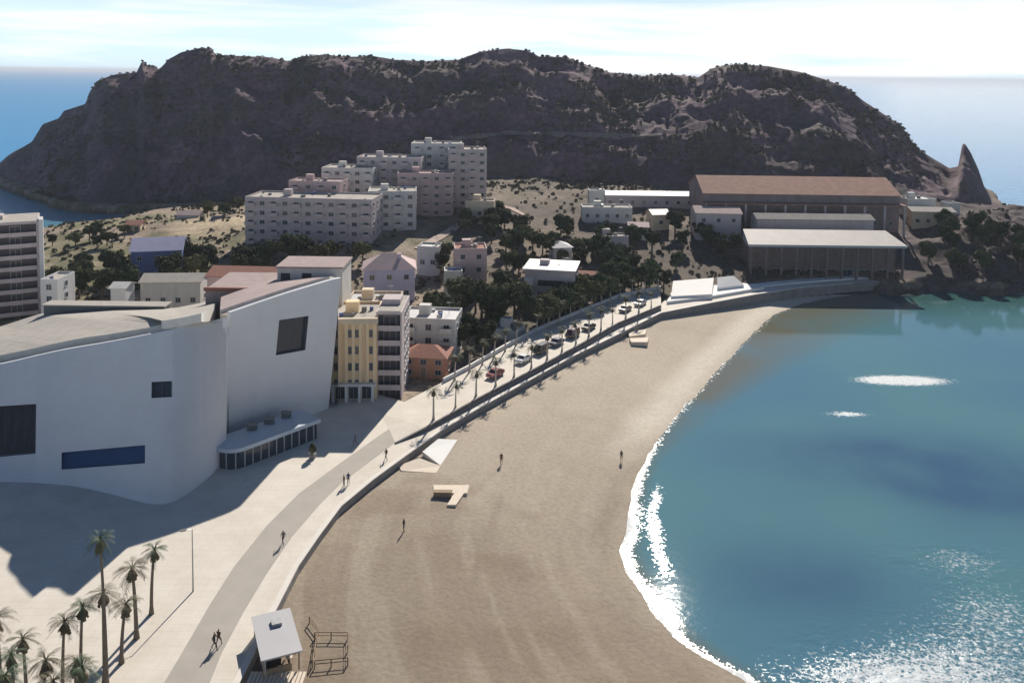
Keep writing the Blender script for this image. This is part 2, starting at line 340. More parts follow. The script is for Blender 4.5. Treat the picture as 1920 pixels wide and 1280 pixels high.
stk = fbm(SDD, YY*.16+XX*.05, 2.6, 4, 101); sand = mixc(sand, (.24,.19,.15), np.clip(stk*1.2-.15, 0, .3)*np.clip((150-YY)/30, .25, 1)); sand = mixc(sand, (.50,.44,.36), np.clip(-stk*1.0-.1, 0, .2))
wet = np.clip(1-np.abs(SDD-4.0-n2*2)/3.0, 0, 1)
sand = mixc(sand, (.27,.225,.175), wet*.35*np.clip((135-YY)/20, 0, 1))
sand = mixc(sand, (.66,.60,.50), np.clip(1.25-np.abs(SDD-3.5-n2)/4.0, 0, 1)*np.clip((YY-132)/20, 0, 1)*.85)
town = mixc((.26,.205,.16), (.42,.34,.26), n1+.5); town = mixc(town, (.11,.11,.06), np.clip(n2*1.6+.15, 0, 1)*.8)
town = mixc(town, (.115,.095,.078), np.clip((PX-800)/120, 0, 1)*np.clip(.75+n1*.8, .25, .95)*np.clip((2300-PX)/100, 0, 1))
town = mixc(town, (.15,.15,.075), np.clip((560-PX)/120, 0, 1)*np.clip(n2*1.3+n1+.45, 0, .75))
patch = np.clip(1-np.hypot((PX-400)/110, (YY-292)/22), 0, 1); town = mixc(town, (.50,.40,.27), patch*2)
rock = mixc((.120,.080,.105), (.195,.132,.150), n1+.5); rock = mixc(rock, (.245,.175,.18), np.clip(n2*1.4-.1, 0, 1)*.6)
strata = np.sin((ZZ+XX*.18+fbm(XX, YY, 30, 4, 15)*10)*.75); rock = mixc(rock, (.10,.078,.085), np.clip(strata, 0, 1)*.45)
scrub = np.clip(fbm(XX, YY, 22, 6, 91, .6)*2.6+.25, 0, 1); 
hillc = mixc(rock, (.075,.07,.06), scrub*.55)
ishill = (hill(UU, DD, XX, YY) > land(UU, DD)-1) & (DD > 330)
headr = (PX > 1690) & (DD > 250) & (DD < 350)
C = np.where(ishill[..., None], hillc, town); C = np.where(headr[..., None], mixc(hillc, (.045,.055,.035), np.full(UU.shape, .45)), C)
shore = (KK == 1) & (ZZ < 1.6); C = np.where(shore[..., None], mixc((.06,.052,.05), (.13,.11,.1), n3+.5), C)
isb = in_poly(XX, YY, BZONE) & (YY < 244)
fb = isb[:-1,:-1]; fh = ishill[:-1,:-1] & ~fb; low = np.maximum.reduce([ZZ[:-1,:-1], ZZ[1:,:-1], ZZ[:-1,1:], ZZ[1:,1:]]) > -1.2
M_sand = attr_mat('beach_sand', .95, .10, 1.6, .13); M_ground = attr_mat('dry_ground', .95, .2, .8, .4); M_hill = attr_mat('hill_rock', .95, .7, .35, .45)
grid_mesh('beach', XX, YY, ZZ, fb & low, M_sand, sand)
grid_mesh('hill', XX, YY, ZZ, fh & low, M_hill, C)
grid_mesh('ground', XX, YY, ZZ, ~fb & ~fh & low, M_ground, C)
# ------------------------------------------------------------------ sea
us = np.concatenate([[-4, -3, -2, -1.5, -1.2, -1.0], np.linspace(-.9, -.2, 90, endpoint=False), np.linspace(-.2, .75, 420), [.85, 1, 1.2, 1.5, 2, 3, 4]])
dsea = np.concatenate([[2, 20, 40], np.linspace(60, 270, 230, endpoint=False), np.linspace(270, 600, 60, endpoint=False), np.geomspace(600, 139000, 30)])
US, DS = np.meshgrid(us, dsea); XS = US*DS; YS = DS
SS, KS = signed_dist(XS, YS); SS = -SS
def gauss(px, py, rx, ry):
    p = G(px, py, 0); return np.exp(-(((XS-p.x)/rx)**2+((YS-p.y)/ry)**2))
foam_glint = np.zeros(US.shape)
PXS = US*FPX+960
sw = (KS == 0)
foam_glint += sw*np.clip(.95-SS/np.where(YS < 97, 1.8, 2.6), 0, .80)*np.clip((152-YS)/20, .38, .60)+sw*np.clip(.24-SS/26, 0, .24)*np.clip(fbm(XS, YS, 6, 3, 44)*2+.2, 0, 1)*np.clip((132-YS)/8, 0, 1)
foam_glint += sw*np.exp(-((SS-4.2-fbm(XS, YS, 12, 3, 5)*2)/1.3)**2)*.38*np.clip((132-YS)/8, 0, 1)*np.clip((YS-98)/8, 0, 1)
foam_glint += (KS == 1)*np.clip(.75-SS/2.0, 0, .7)*np.clip(fbm(XS, YS, 9, 3, 7)*2+.1, 0, 1)
foam_glint += np.minimum(gauss(1692, 713, 9.5, 2.9)*1.1, .75)+gauss(1590, 776, 5, 1.6)*.58+gauss(1690, 560, 3, 5)*0  # bright sun-glint oval painted into the water as pale foam colour
foam_glint += gauss(1820, 1245, 15, 8)*.38+gauss(1800, 1050, 7, 4)*.34+gauss(1870, 1140, 9, 6)*.30+gauss(1620, 1275, 12, 4)*.36  # sun glitter at lower right painted in as pale patches
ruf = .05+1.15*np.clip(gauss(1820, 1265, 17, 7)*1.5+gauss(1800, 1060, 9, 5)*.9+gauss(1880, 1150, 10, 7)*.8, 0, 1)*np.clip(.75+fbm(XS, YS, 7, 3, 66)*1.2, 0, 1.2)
ruf = np.where(YS > 300, .8, ruf)
murk = np.where(sw, np.clip(1-SS/np.interp(YS, [135, 165, 215], [3, 9, 26]), 0, 1), np.clip(.9-SS/9, 0, 1)*0)
murk = murk*np.clip(.75+fbm(XS, YS, 14, 4, 13)*.7, 0, 1)
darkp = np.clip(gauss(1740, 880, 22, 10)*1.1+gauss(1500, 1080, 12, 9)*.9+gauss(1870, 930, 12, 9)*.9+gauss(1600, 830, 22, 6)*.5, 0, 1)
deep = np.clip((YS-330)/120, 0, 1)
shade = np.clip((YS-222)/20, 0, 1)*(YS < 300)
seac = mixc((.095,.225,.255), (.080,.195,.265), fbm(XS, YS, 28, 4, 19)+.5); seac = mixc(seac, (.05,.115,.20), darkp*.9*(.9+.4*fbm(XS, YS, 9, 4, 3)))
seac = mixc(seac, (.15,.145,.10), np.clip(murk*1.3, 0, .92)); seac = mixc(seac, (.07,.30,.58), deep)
seac = mixc(seac, (.035,.10,.085), (KS == 1)*np.clip(1.2-SS/22, 0, 1)*.9*(YS < 300)); seac = mixc(seac, (.02,.17,.16), (PXS < 400)*np.clip(1-SS/14, 0, 1)*.8)  # reflections of the rocks painted dark green into the water; inlet keeps its own teal
seam = bpy.data.materials.new('sea_water'); seam.use_nodes = True; n = seam.node_tree.nodes; l = seam.node_tree.links; p = n['Principled BSDF']
a1 = n.new('ShaderNodeAttribute'); a1.attribute_name = 'tint'; a2 = n.new('ShaderNodeAttribute'); a2.attribute_name = 'foam_glint'; geo = n.new('ShaderNodeNewGeometry')
p.inputs['IOR'].default_value = 1.33
def wv(sc, det, stretch=(1, 1.5, 1), rot=20, dist=0):
    mpn = n.new('ShaderNodeMapping'); mpn.inputs['Scale'].default_value = stretch; mpn.inputs['Rotation'].default_value = (0, 0, R(rot)); l.new(geo.outputs['Position'], mpn.inputs[0])
    t = n.new('ShaderNodeTexNoise'); t.inputs['Scale'].default_value = sc; t.inputs['Detail'].default_value = det; t.inputs['Roughness'].default_value = .55; t.inputs['Distortion'].default_value = dist; l.new(mpn.outputs[0], t.inputs[0]); return t.outputs['Fac']
b1 = n.new('ShaderNodeBump'); b1.inputs['Distance'].default_value = .30; b1.inputs['Strength'].default_value = 1; l.new(wv(.16, 3), b1.inputs['Height'])
b2 = n.new('ShaderNodeBump'); b2.inputs['Distance'].default_value = .13; b2.inputs['Strength'].default_value = 1; l.new(wv(.9, 4, (1, 1.2, 1), -12), b2.inputs['Height']); l.new(b1.outputs[0], b2.inputs['Normal'])
fn0 = wv(1.5, 9, (1, 1.25, 1), 30, .6)
vo = n.new('ShaderNodeTexVoronoi'); vo.feature = 'DISTANCE_TO_EDGE'; vo.inputs['Scale'].default_value = 2.0; l.new(geo.outputs['Position'], vo.inputs['Vector'])
lace = n.new('ShaderNodeMath'); lace.operation = 'MULTIPLY_ADD'; lace.inputs[1].default_value = -.55; l.new(vo.outputs['Distance'], lace.inputs[0]); l.new(fn0, lace.inputs[2])
fnx = n.new('ShaderNodeMath'); fnx.operation = 'ADD'; fnx.inputs[1].default_value = .06; l.new(lace.outputs[0], fnx.inputs[0]); fn = fnx.outputs[0]
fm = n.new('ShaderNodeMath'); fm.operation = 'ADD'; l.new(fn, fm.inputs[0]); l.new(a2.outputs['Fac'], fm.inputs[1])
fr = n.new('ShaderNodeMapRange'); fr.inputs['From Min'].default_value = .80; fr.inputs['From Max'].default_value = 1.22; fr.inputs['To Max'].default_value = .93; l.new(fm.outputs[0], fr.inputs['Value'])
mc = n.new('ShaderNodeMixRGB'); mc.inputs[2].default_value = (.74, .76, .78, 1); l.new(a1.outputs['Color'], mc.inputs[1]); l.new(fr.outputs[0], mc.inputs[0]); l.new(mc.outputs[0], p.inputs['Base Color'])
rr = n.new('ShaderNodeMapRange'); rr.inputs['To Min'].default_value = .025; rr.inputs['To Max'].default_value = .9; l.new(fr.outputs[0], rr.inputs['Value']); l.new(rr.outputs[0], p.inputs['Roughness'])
a4 = n.new('ShaderNodeAttribute'); a4.attribute_name = 'ruffle'; l.new(a4.outputs['Fac'], b1.inputs['Strength']); l.new(a4.outputs['Fac'], b2.inputs['Strength'])
a3 = n.new('ShaderNodeAttribute'); a3.attribute_name = 'far'; sp = n.new('ShaderNodeMapRange'); sp.inputs['To Min'].default_value = .5; sp.inputs['To Max'].default_value = .13; l.new(a3.outputs['Fac'], sp.inputs['Value']); l.new(sp.outputs[0], p.inputs['Specular IOR Level'])
fr2 = n.new('ShaderNodeMath'); fr2.operation = 'MULTIPLY_ADD'; fr2.inputs[1].default_value = .36; l.new(a3.outputs['Fac'], fr2.inputs[0]); l.new(rr.outputs[0], fr2.inputs[2]); l.new(fr2.outputs[0], p.inputs['Roughness'])
l.new(b2.outputs[0], p.inputs['Normal'])
seakeep = (SS[:-1,:-1] > -14) | (YS[:-1,:-1] > 600)
grid_mesh('sea', XS, YS, np.zeros(US.shape), seakeep, seam, seac, {'foam_glint': foam_glint, 'ruffle': ruf, 'far': np.clip((YS-240)/160, 0, 1)*(1-.9*np.clip((PXS-1450)/250, 0, 1))})
# thin sea haze: one even volume round everything but the sky
hz = bpy.data.materials.new('thin_sea_haze'); hz.use_nodes = True; hn = hz.node_tree.nodes; hn.remove(hn['Principled BSDF'])
pv = hn.new('ShaderNodeVolumePrincipled'); pv.inputs['Color'].default_value = (.80, .88, 1, 1); pv.inputs['Density'].default_value = 0.00009; pv.inputs['Anisotropy'].default_value = .2
hz.node_tree.links.new(pv.outputs[0], hn['Material Output'].inputs['Volume'])
bm = bmesh.new(); bmesh.ops.create_cube(bm, size=1); hm = bpy.data.meshes.new('haze'); bm.to_mesh(hm); bm.free(); hm.materials.append(hz)
ho = bpy.data.objects.new('haze', hm); COL.objects.link(ho); ho.scale = (1200000, 300000, 87); ho.location = (0, 0, 38); ho['kind'] = 'stuff'
# ------------------------------------------------------------------ paved setting
M_pave = mat('pale_promenade_paving', (.66,.60,.51), .85, .05, .25, .01, c2=(.74,.69,.61), bscale=3, joints=(1.8,1.2,.03,'Y'), stain=0)
M_road = mat('worn_grey_lane', (.42,.385,.34), .9, .07, .4, .01)
M_kerb = mat('white_kerb_stone', (.72,.68,.62), .8, .05, .8)
M_wallg = mat('dark_retaining_wall', (.20,.19,.19), .9, .2, .8)
M_plazaw = mat('white_terrace_paving', (.80,.79,.76), .8, .03, .4)
def slab(name, poly, z0, z1, top, side=None):
    mb = MB(); mb.prism(poly, z0, z1, top)
    if side:
        k = mb.mi(side)
        for i in range(2, len(mb.f)): mb.m[i] = k
    o = mb.build(name); o['kind'] = 'structure'; return o
slab('promenade', PLAZA, .4, 3.0, M_pave, M_grey)
slab('road', ROADB, 2.0, UPZ+INZ, M_pave, M_wallg)
lane_l = [(250,1400),(295,1300),(340,1225),(395,1130),(440,1060),(500,985),(560,925),(640,866),(700,824),(745,793)]
lane_r = [(775,800),(730,838),(690,868),(640,905),(600,945),(548,1005),(500,1075),(455,1150),(415,1225),(385,1300),(345,1400)]
mb = MB(); q = [G(x, y, 3.008) for x, y in lane_l]; r_ = [G(x, y, 3.008) for x, y in reversed(lane_r)]
for i in range(len(q)-1):
    j0 = int(round(i*(len(r_)-1)/(len(q)-1))); j1 = int(round((i+1)*(len(r_)-1)/(len(q)-1)))
    mb.face([q[i], r_[j0], r_[j1], q[i+1]] if j1-j0 == 1 else [q[i]]+r_[j0:j1+1]+[q[i+1]], M_road)
mb.build('road_lane')['kind'] = 'structure'
def strip(name, pts, wd, z0, z1, m, side=1, kind='structure'):
    P2 = [Vector((p[0], p[1])) for p in pts]; out = []
    for i, p in enumerate(P2):
        d = (P2[min(i+1, len(P2)-1)]-P2[max(i-1, 0)]).normalized(); out.append(p+Vector((-d.y, d.x))*wd*side)
    mb = MB(); n = len(P2); zz = (lambda v, i: v[i] if hasattr(v, '__len__') else v)
    for i in range(n-1):
        b = len(mb.v)
        for (p, k) in ((P2[i], i), (P2[i+1], i+1), (out[i+1], i+1), (out[i], i)): mb.v.append((p.x, p.y, zz(z0, k)))
        for (p, k) in ((P2[i], i), (P2[i+1], i+1), (out[i+1], i+1), (out[i], i)): mb.v.append((p.x, p.y, zz(z1, k)))
        fs = [(4,5,6,7), (0,1,5,4), (2,3,7,6)]
        if i == 0: fs.append((3,0,4,7))
        if i == n-2: fs.append((1,2,6,5))
        for f in fs: mb.f.append(tuple(b+t for t in f)); mb.m.append(mb.mi(m))
    o = mb.build(name)
    if kind: o['kind'] = kind
    return o
strip('kerb', [G2(x, y, 3) for x, y in wall_px[:-1]], .7, 2.9, 3.16, M_kerb, side=1)
tw = strip('parapet_wall', [(p.x, p.y) for p in UP], .3, [z-.4 for z in UPZ], [z+.18 for z in UPZ], M_wallg, side=1, kind=None)
tag(tw, 'low dark parapet along the seaward edge of the raised beach road', 'wall')
tw = strip('garden_wall', [(p.x, p.y) for p in INN[:7]], .35, [z-.5 for z in INZ[:7]], [z+.8 for z in INZ[:7]], M_white, side=1, kind=None)
tag(tw, 'white garden wall running along the inland side of the beach road', 'wall')
# white terrace at the far end of the beach, and the thin white path that leaves it
TER = [G2(1250,566,3.6), G2(1330,556,3.6), G2(1400,544,3.6), G2(1432,539,3.6), G2(1395,531,3.6), G2(1330,536,3.6), G2(1262,542,3.6)]
slab('terrace', TER, 1.0, 3.7, M_plazaw, M_plazaw)
mb = MB(); a, b_, c, d = G(1345,536,5.0), G(1395,530,5.0), G(1376,515,6.5), G(1345,518,6.5)
mb.prism([a[:2], b_[:2], c[:2], d[:2]], 3.0, [4.4,4.4,6.2,6.2], M_plazaw)
tag(mb.build('boat_ramp'), 'steep bright white ramp rising behind the far end of the beach', 'ramp')
mb = MB(); a, b_, c, d = G(1258,556,4.2), G(1335,552,4.2), G(1338,522,5.2), G(1262,528,5.2)
mb.prism([a[:2], b_[:2], c[:2], d[:2]], 3.0, [4.3,4.3,5.4,5.4], M_plazaw)
mb.box(0,0,0,0,0,0) if 0 else None
tag(mb.build('raised_deck'), 'broad white raised deck between the road end and the white ramp', 'deck')
strip('path', [G2(x, y, 3.3) for x, y in ((1400,540),(1470,532),(1540,526),(1600,522),(1650,520))], 3.2, 1.5, 3.35, M_plazaw, side=1)
# dirt paths draped over the town slope and the hill track
def drape(name, pxs, wd, m, up=.12):
    P3 = []
    for i in range(len(pxs)-1):
        for t in np.linspace(0, 1, 7, endpoint=(i == len(pxs)-2)):
            P3.append(hit(pxs[i][0]*(1-t)+pxs[i+1][0]*t, pxs[i][1]*(1-t)+pxs[i+1][1]*t))
    mb = MB(); rows = []
    for i, p in enumerate(P3):
        d = P3[min(i+1, len(P3)-1)]-P3[max(i-1, 0)]; d.z = 0; d.normalize(); nn = Vector((-d.y, d.x, 0)); row = []
        for s in (-.5, 0, .5): v = p+nn*wd*s; row.append(Vector((v.x, v.y, zh(v.x, v.y)+up)))
        rows.append(row)
    for i in range(len(rows)-1):
        for k in range(2): mb.face([rows[i][k], rows[i][k+1], rows[i+1][k+1], rows[i+1][k]], m)
    o = mb.build(name); o['kind'] = 'structure'; return o
M_dirt = mat('pink_dirt_path', (.52,.40,.34), .95, .12, .5)
M_dirt2 = mat('dull_track', (.22,.18,.17), .95, .15, .5)
drape('path', [(785,468),(820,448),(866,420)], 3.2, M_dirt, .25)
drape('path', [(850,262),(930,254),(1000,251),(1080,254),(1160,258),(1250,252)], 2.6, M_dirt2, .5)
drape('path', [(925,383),(960,392),(990,408)], 2.2, M_dirt, .25)
# ------------------------------------------------------------------ auditorium
aud = thing('auditorium', 'large white curved auditorium with sail shaped walls beside the beach', 'auditorium', (0, 0, 0))
def smooth_samples(pts, n):
    # Catmull-Rom through the control points
    P_ = [np.array(p, float) for p in pts]; out = []
    for i in range(len(P_)-1):
        p0 = P_[max(i-1, 0)]; p1 = P_[i]; p2 = P_[i+1]; p3 = P_[min(i+2, len(P_)-1)]
        for t in np.linspace(0, 1, n, endpoint=False):
            out.append(.5*((2*p1)+(-p0+p2)*t+(2*p0-5*p1+4*p2-p3)*t*t+(-p0+3*p1-3*p2+p3)*t**3))
    out.append(P_[-1]); return out
def curve(pts, px):
    q = smooth_samples(pts, 10); return float(np.interp(px, [p[0] for p in q], [p[1] for p in q]))
def sail(name, bot, top_of, holes, thick=.8, topD=None):
    """bot: photo points of the wall foot; top_of(px)->(pxt,pyt). A wall surface with real window recesses."""
    xs = sorted(set([float(b[0]) for b in smooth_samples(bot, 7)]+[float(h[0]) for h in holes]+[float(h[1]) for h in holes]))
    B = smooth_samples(bot, 12); bx = [b[0] for b in B]; by = [b[1] for b in B]
    foot = [G(x, float(np.interp(x, bx, by)), 3.0) for x in xs]
    top = []
    for x, f in zip(xs, foot):
        tx, ty = top_of(x); D = topD(x) if topD else f.y+.6
        p = at(tx, ty, D); top.append(p)
    nrm = []
    for i in range(len(xs)):
        d = foot[min(i+1, len(xs)-1)]-foot[max(i-1, 0)]; nrm.append(Vector((-d.y, d.x, 0)).normalized())
    def P(i, z): t = (z-3.0)/(top[i].z-3.0); return foot[i].lerp(top[i], t)
    mb = MB(); parts = []
    def zof(i, py):   # height on the wall seen at photo row py
        lo, hi = 3.0, top[i].z
        for _ in range(30):
            m_ = (lo+hi)/2; p = P(i, m_); d = p-Vector((0, 0, CAM_Z)); cc = R3.transposed() @ d; y = CY-FPX*cc.y/(-cc.z)
            if y > py: lo = m_
            else: hi = m_
        return (lo+hi)/2
    for i in range(len(xs)-1):
        h = [q for q in holes if xs[i] >= q[0]-1e-6 and xs[i+1] <= q[1]+1e-6]
        segs = [(None, None)]
        f2 = lambda i_, z: P(i_, z)
        if h:
            q = h[0]; tt = lambda x: (x-q[0])/(q[1]-q[0])
            l0, l1 = [zof(k, q[4]*(1-tt(xs[k]))+q[5]*tt(xs[k])) for k in (i, i+1)]; u0, u1 = [zof(k, q[2]*(1-tt(xs[k]))+q[3]*tt(xs[k])) for k in (i, i+1)]
            mb.face([foot[i], foot[i+1], P(i+1, l1), P(i, l0)], M_sail); mb.face([P(i, u0), P(i+1, u1), top[i+1], top[i]], M_sail)
            q[6].append((i, l0, u0, i+1, l1, u1))
        else: mb.face([foot[i], foot[i+1], top[i+1], top[i]], M_sail)
        mb.face([top[i], top[i+1], top[i+1]+nrm[i+1]*thick, top[i]+nrm[i]*thick], M_sail)
        mb.face([top[i]+nrm[i]*thick, top[i+1]+nrm[i+1]*thick, foot[i+1]+nrm[i+1]*thick, foot[i]+nrm[i]*thick], M_sail)
    for e in (0, len(xs)-1): mb.face([foot[e], top[e], top[e]+nrm[e]*thick, foot[e]+nrm[e]*thick], M_sail)
    o = mb.build(name, parent=aud)
    bm = bmesh.new(); bm.from_mesh(o.data); bmesh.ops.remove_doubles(bm, verts=bm.verts, dist=.002)
    for f in bm.faces: f.smooth = True
    for e in bm.edges: e.smooth = len(e.link_faces) == 2 and e.calc_face_angle(3) < R(28)
    bm.to_mesh(o.data); bm.free()
    for q in holes:
        fr_ = MB(); pn = MB(); cells = q[6]; dep = q[7]; fm_, gm = q[8], q[9]
        for (i, l0, u0, j, l1, u1) in cells:
            a, b, c, d = P(i, l0), P(j, l1), P(j, u1), P(i, u0); ni, nj = nrm[i]*dep, nrm[j]*dep
            fr_.face([a, b, b+nj, a+ni], fm_); fr_.face([d, c, c+nj, d+ni], fm_); pn.face([a+ni, b+nj, c+nj, d+ni], gm)
        i, l0, u0 = cells[0][:3]; fr_.face([P(i, l0), P(i, u0), P(i, u0)+nrm[i]*dep, P(i, l0)+nrm[i]*dep], fm_)
        j, l1, u1 = cells[-1][3:]; fr_.face([P(j, l1), P(j, u1), P(j, u1)+nrm[j]*dep, P(j, l1)+nrm[j]*dep], fm_)
        if q[10]:
            ci, cl, cu_ = cells[len(cells)//2][:3]
            a = P(ci, cl)+nrm[ci]*(dep-.12); b = P(ci, cu_)+nrm[ci]*(dep-.12); fr_.tube([a, b], .09, 4, M_dframe)
        wf = fr_.build('window', parent=aud); pn.build('pane', parent=wf)
    return xs, foot, top, nrm
top1 = [(-420,752),(-200,722),(0,682),(60,668),(120,655),(200,641),(300,622),(370,609),(427,596)]
W1 = sail('sail_wall', [(-420,925),(-150,908),(0,903),(120,909),(200,924),(280,944),(325,940),(370,912),(400,886),(424,862)], lambda x: (x+3, curve(top1, x)),
  [[-110,66,768,757,866,850,[],.7,M_dframe,M_dark,1], [115,271,848,834,880,868,[],.5,M_blueglass,M_blueglass,0], [282,321,716,714,746,744,[],.5,M_dframe,M_glass,1]],
  topD=lambda x: curve([(-420,152),(-150,142),(0,137),(120,134),(200,132.2),(300,130),(424,127.5)], x))
top2 = [(400,592),(430,586),(480,569),(540,549),(590,534),(625,524),(645,520)]
W2 = sail('sail_wall', [(408,838),(450,822),(500,806),(560,786),(600,772),(616,765)], lambda x: (432+(x-408)*1.0, curve(top2, 432+(x-408))),
  [[504,560,600,592,666,656,[],.7,M_dframe,M_glass,0]])
# right hand closing wall and roofs (upper roof stands a step above the gutter strip)
def roof(name, W, back_pts, zb, step, m, g=3.0):
    xs, foot, top, nrm = W; n = len(xs); bk = [at(x, y, zb_) for x, y, zb_ in back_pts]; mb = MB(); ups = []
    bx = [b.x for b in bk]
    def B(i):
        t = i/(n-1); k = t*(len(bk)-1); j = min(int(k), len(bk)-2); return bk[j].lerp(bk[j+1], k-j)
    for i in range(n-1):
        e = []
        for k in (i, i+1):
            a = top[k]+nrm[k]*.8-Vector((0, 0, .7)); b = a+nrm[k]*g; c = b+Vector((0, 0, step)); d = B(k); e.append((a, b, c, d))
        (a, b, c, d), (a2, b2, c2, d2) = e
        mb.face([a, a2, b2, b], m); mb.face([b, b2, c2, c], M_white2)
        mc_, mc2 = c.lerp(d, .5), c2.lerp(d2, .5)
        mb.face([c, c2, mc2, mc_], m); mb.face([mc_, mc2, d2, d], m)
        mb.face([d, d2, Vector((d2.x, d2.y, 3)), Vector((d.x, d.y, 3))], M_white2)
    for k in (0, n-1):
        a = top[k]+nrm[k]*.8-Vector((0, 0, .7)); b = a+nrm[k]*g; c = b+Vector((0, 0, step)); d = B(k)
        z3 = lambda p: Vector((p.x, p.y, 3.0)); mb.face([z3(a), a, b, c, d, z3(d)], M_white2)
    return mb.build(name, parent=aud)
roof('roof', W1, [(-420,690,168),(-150,645,170),(0,612,172),(75,588,174),(200,580,176),(330,577,176),(415,560,176)], 0, 1.3, M_roofg, 3.4)
roof('roof', W2, [(415,548,168),(450,535,168),(510,522,170),(570,520,172),(636,520,172)], 0, .6, M_roofp, 2.0)
# dark box standing in for gap and parapet shade on the left roof
def px_box(mb, pts, z0, z1, m): mb.prism([G2(x, y, z0) for x, y in pts], z0, z1, m)
mb = MB(); p0 = at(82, 582, 171); p1 = at(308, 580, 171); mb.prism([(p0.x, p0.y), (p1.x, p1.y), (p1.x, p1.y+3), (p0.x, p0.y+3)], p0.z-1.0, p0.z+1.0, M_dframe)
mb.box(p0.x-.3, p1.x+.3, p0.y-.3, p0.y+3.3, p0.z+1.02, p0.z+1.25, M_roofg); mb.build('roof_shade_strip', parent=aud)
mb = MB(); p0 = at(385, 545, 160); p1 = at(520, 524, 160)
mb.prism([(p0.x, 160), (p1.x, 161), (p1.x, 174), (p0.x, 174)], 14, 21.5, M_roofp); mb.box(p0.x-.2, p1.x+.2, 159.6, 160.1, 21.2, 21.9, M_tile); mb.build('stage_tower', parent=aud)
mb = MB(); p0 = at(520, 530, 163); p1 = at(642, 530, 163); zt = at(580, 503, 163).z
mb.box(p0.x, p1.x, 163, 172, 15, zt, M_white2); mb.box(p0.x-.25, p1.x+.25, 162.7, 172.3, zt+.003, zt+.35, M_roofp); pr = mb.build('roof_plant_room', parent=aud)
for px in (535, 575):
    q = at(px, 519, 162.9); mb = MB(); mb.box(q.x-.9, q.x+.9, 162.9, 162.98, q.z-.9, q.z+.7, M_dark); mb.box(q.x-1.05, q.x+1.05, 162.8, 163.0, q.z-1.1, q.z-.92, M_frame); mb.build('window', parent=pr)
# entrance pavilion at the foot of the right sail
pav = thing('entrance_pavilion', 'low glazed entrance pavilion with pale blue roof and rounded dark end, below the auditorium wall', 'pavilion', G(430, 886, 3.0))
o0 = G(432, 886, 3.0); A = o0; Bp = G(596, 822, 3.0); dv = (Bp-A).normalized(); nv = Vector((-dv.y, dv.x, 0)); Ln = (Bp-A).length; Wd = 5.2
def arc_poly(off, grow=0.0):
    P_ = []
    r = Wd/2+grow
    for k in range(13): t = -math.pi/2-math.pi*k/12; P_.append(dv*(Wd/2+r*math.cos(t))+nv*(Wd/2+r*math.sin(t)))
    P_ = list(P_); P_.append(dv*(Ln+grow)+nv*(Wd+grow)); P_.append(dv*(Ln+grow)+nv*(-grow)); return [(p.x, p.y) for p in P_]
mb = MB(); mb.prism(arc_poly(0), -.05, 2.7, M_glass); mb.build('glazed_wall', parent=pav)
mb = MB(); mb.prism(arc_poly(0, .45), 2.72, 3.3, mat('pale_blue_roof_sheet', (.50,.58,.66), .5, .05, .5)); rf = mb.build('roof', parent=pav)
for k in range(15):
    if k < 10: p = dv*(Wd/2+k*(Ln-Wd/2)/9.5)+nv*(-.08)
    else: t = -math.pi/2-math.pi*(k-9)/6; p = dv*(Wd/2+(Wd/2+.08)*math.cos(t))+nv*(Wd/2+(Wd/2+.08)*math.sin(t))
    mb = MB(); mb.box(-.07, .07, -.07, .07, 0, 2.7, M_frame); mb.build('mullion', parent=pav, loc=p)
for k in range(3): mb = MB(); mb.box(-.7, .7, -.5, .5, 3.3, 4.1, M_dframe); mb.box(-.8, .8, -.6, .6, 4.1, 4.2, M_grey); mb.build('roof_vent', parent=pav, loc=dv*(Ln*(.42+.2*k))+nv*(Wd-.9))
# ------------------------------------------------------------------ generic buildings
WM = {}
def win_mesh(ww, wh, kind):
    k = (round(ww, 1), round(wh, 1), kind)
    if k in WM: return WM[k]
    mb = MB(); t = .09
    mb.box(-ww/2, ww/2, -.07, .02, wh/2-t, wh/2, M_frame); mb.box(-ww/2, -ww/2+t, -.07, .02, -wh/2+t, wh/2-t, M_frame); mb.box(ww/2-t, ww/2, -.07, .02, -wh/2+t, wh/2-t, M_frame)
    mb.box(-.03, .03, -.05, .02, -wh/2+t, wh/2-t, M_frame); mb.box(-ww/2-.1, ww/2+.1, -.18, .02, -wh/2, -wh/2+t, M_frame)
    pn = MB(); pn.box(-ww/2+t, ww/2-t, -.015, .03, -wh/2+t, wh/2-t, M_glass)
    WM[k] = (mb.mesh('window'), pn.mesh('pane')); return WM[k]
def add_window(parent, loc, rz, ww=1.3, wh=1.3, kind='w'):
    a, b = win_mesh(ww, wh, kind); o = bpy.data.objects.new('window', a); COL.objects.link(o); o.parent = parent; o.location = loc; o.rotation_euler = (0, 0, rz)
    p = bpy.data.objects.new('pane', b); COL.objects.link(p); p.parent = o; return o
def add_door(parent, loc, rz, m=None):
    mb = MB(); mb.box(-.5, .5, -.06, .03, 0, 2.1, m or M_wood); mb.box(-.6, -.5, -.09, .03, 0, 2.2, M_frame); mb.box(.5, .6, -.09, .03, 0, 2.2, M_frame); mb.box(-.5, .5, -.09, .03, 2.1, 2.2, M_frame)
    o = mb.build('door', parent=parent, loc=loc); o.rotation_euler = (0, 0, rz)
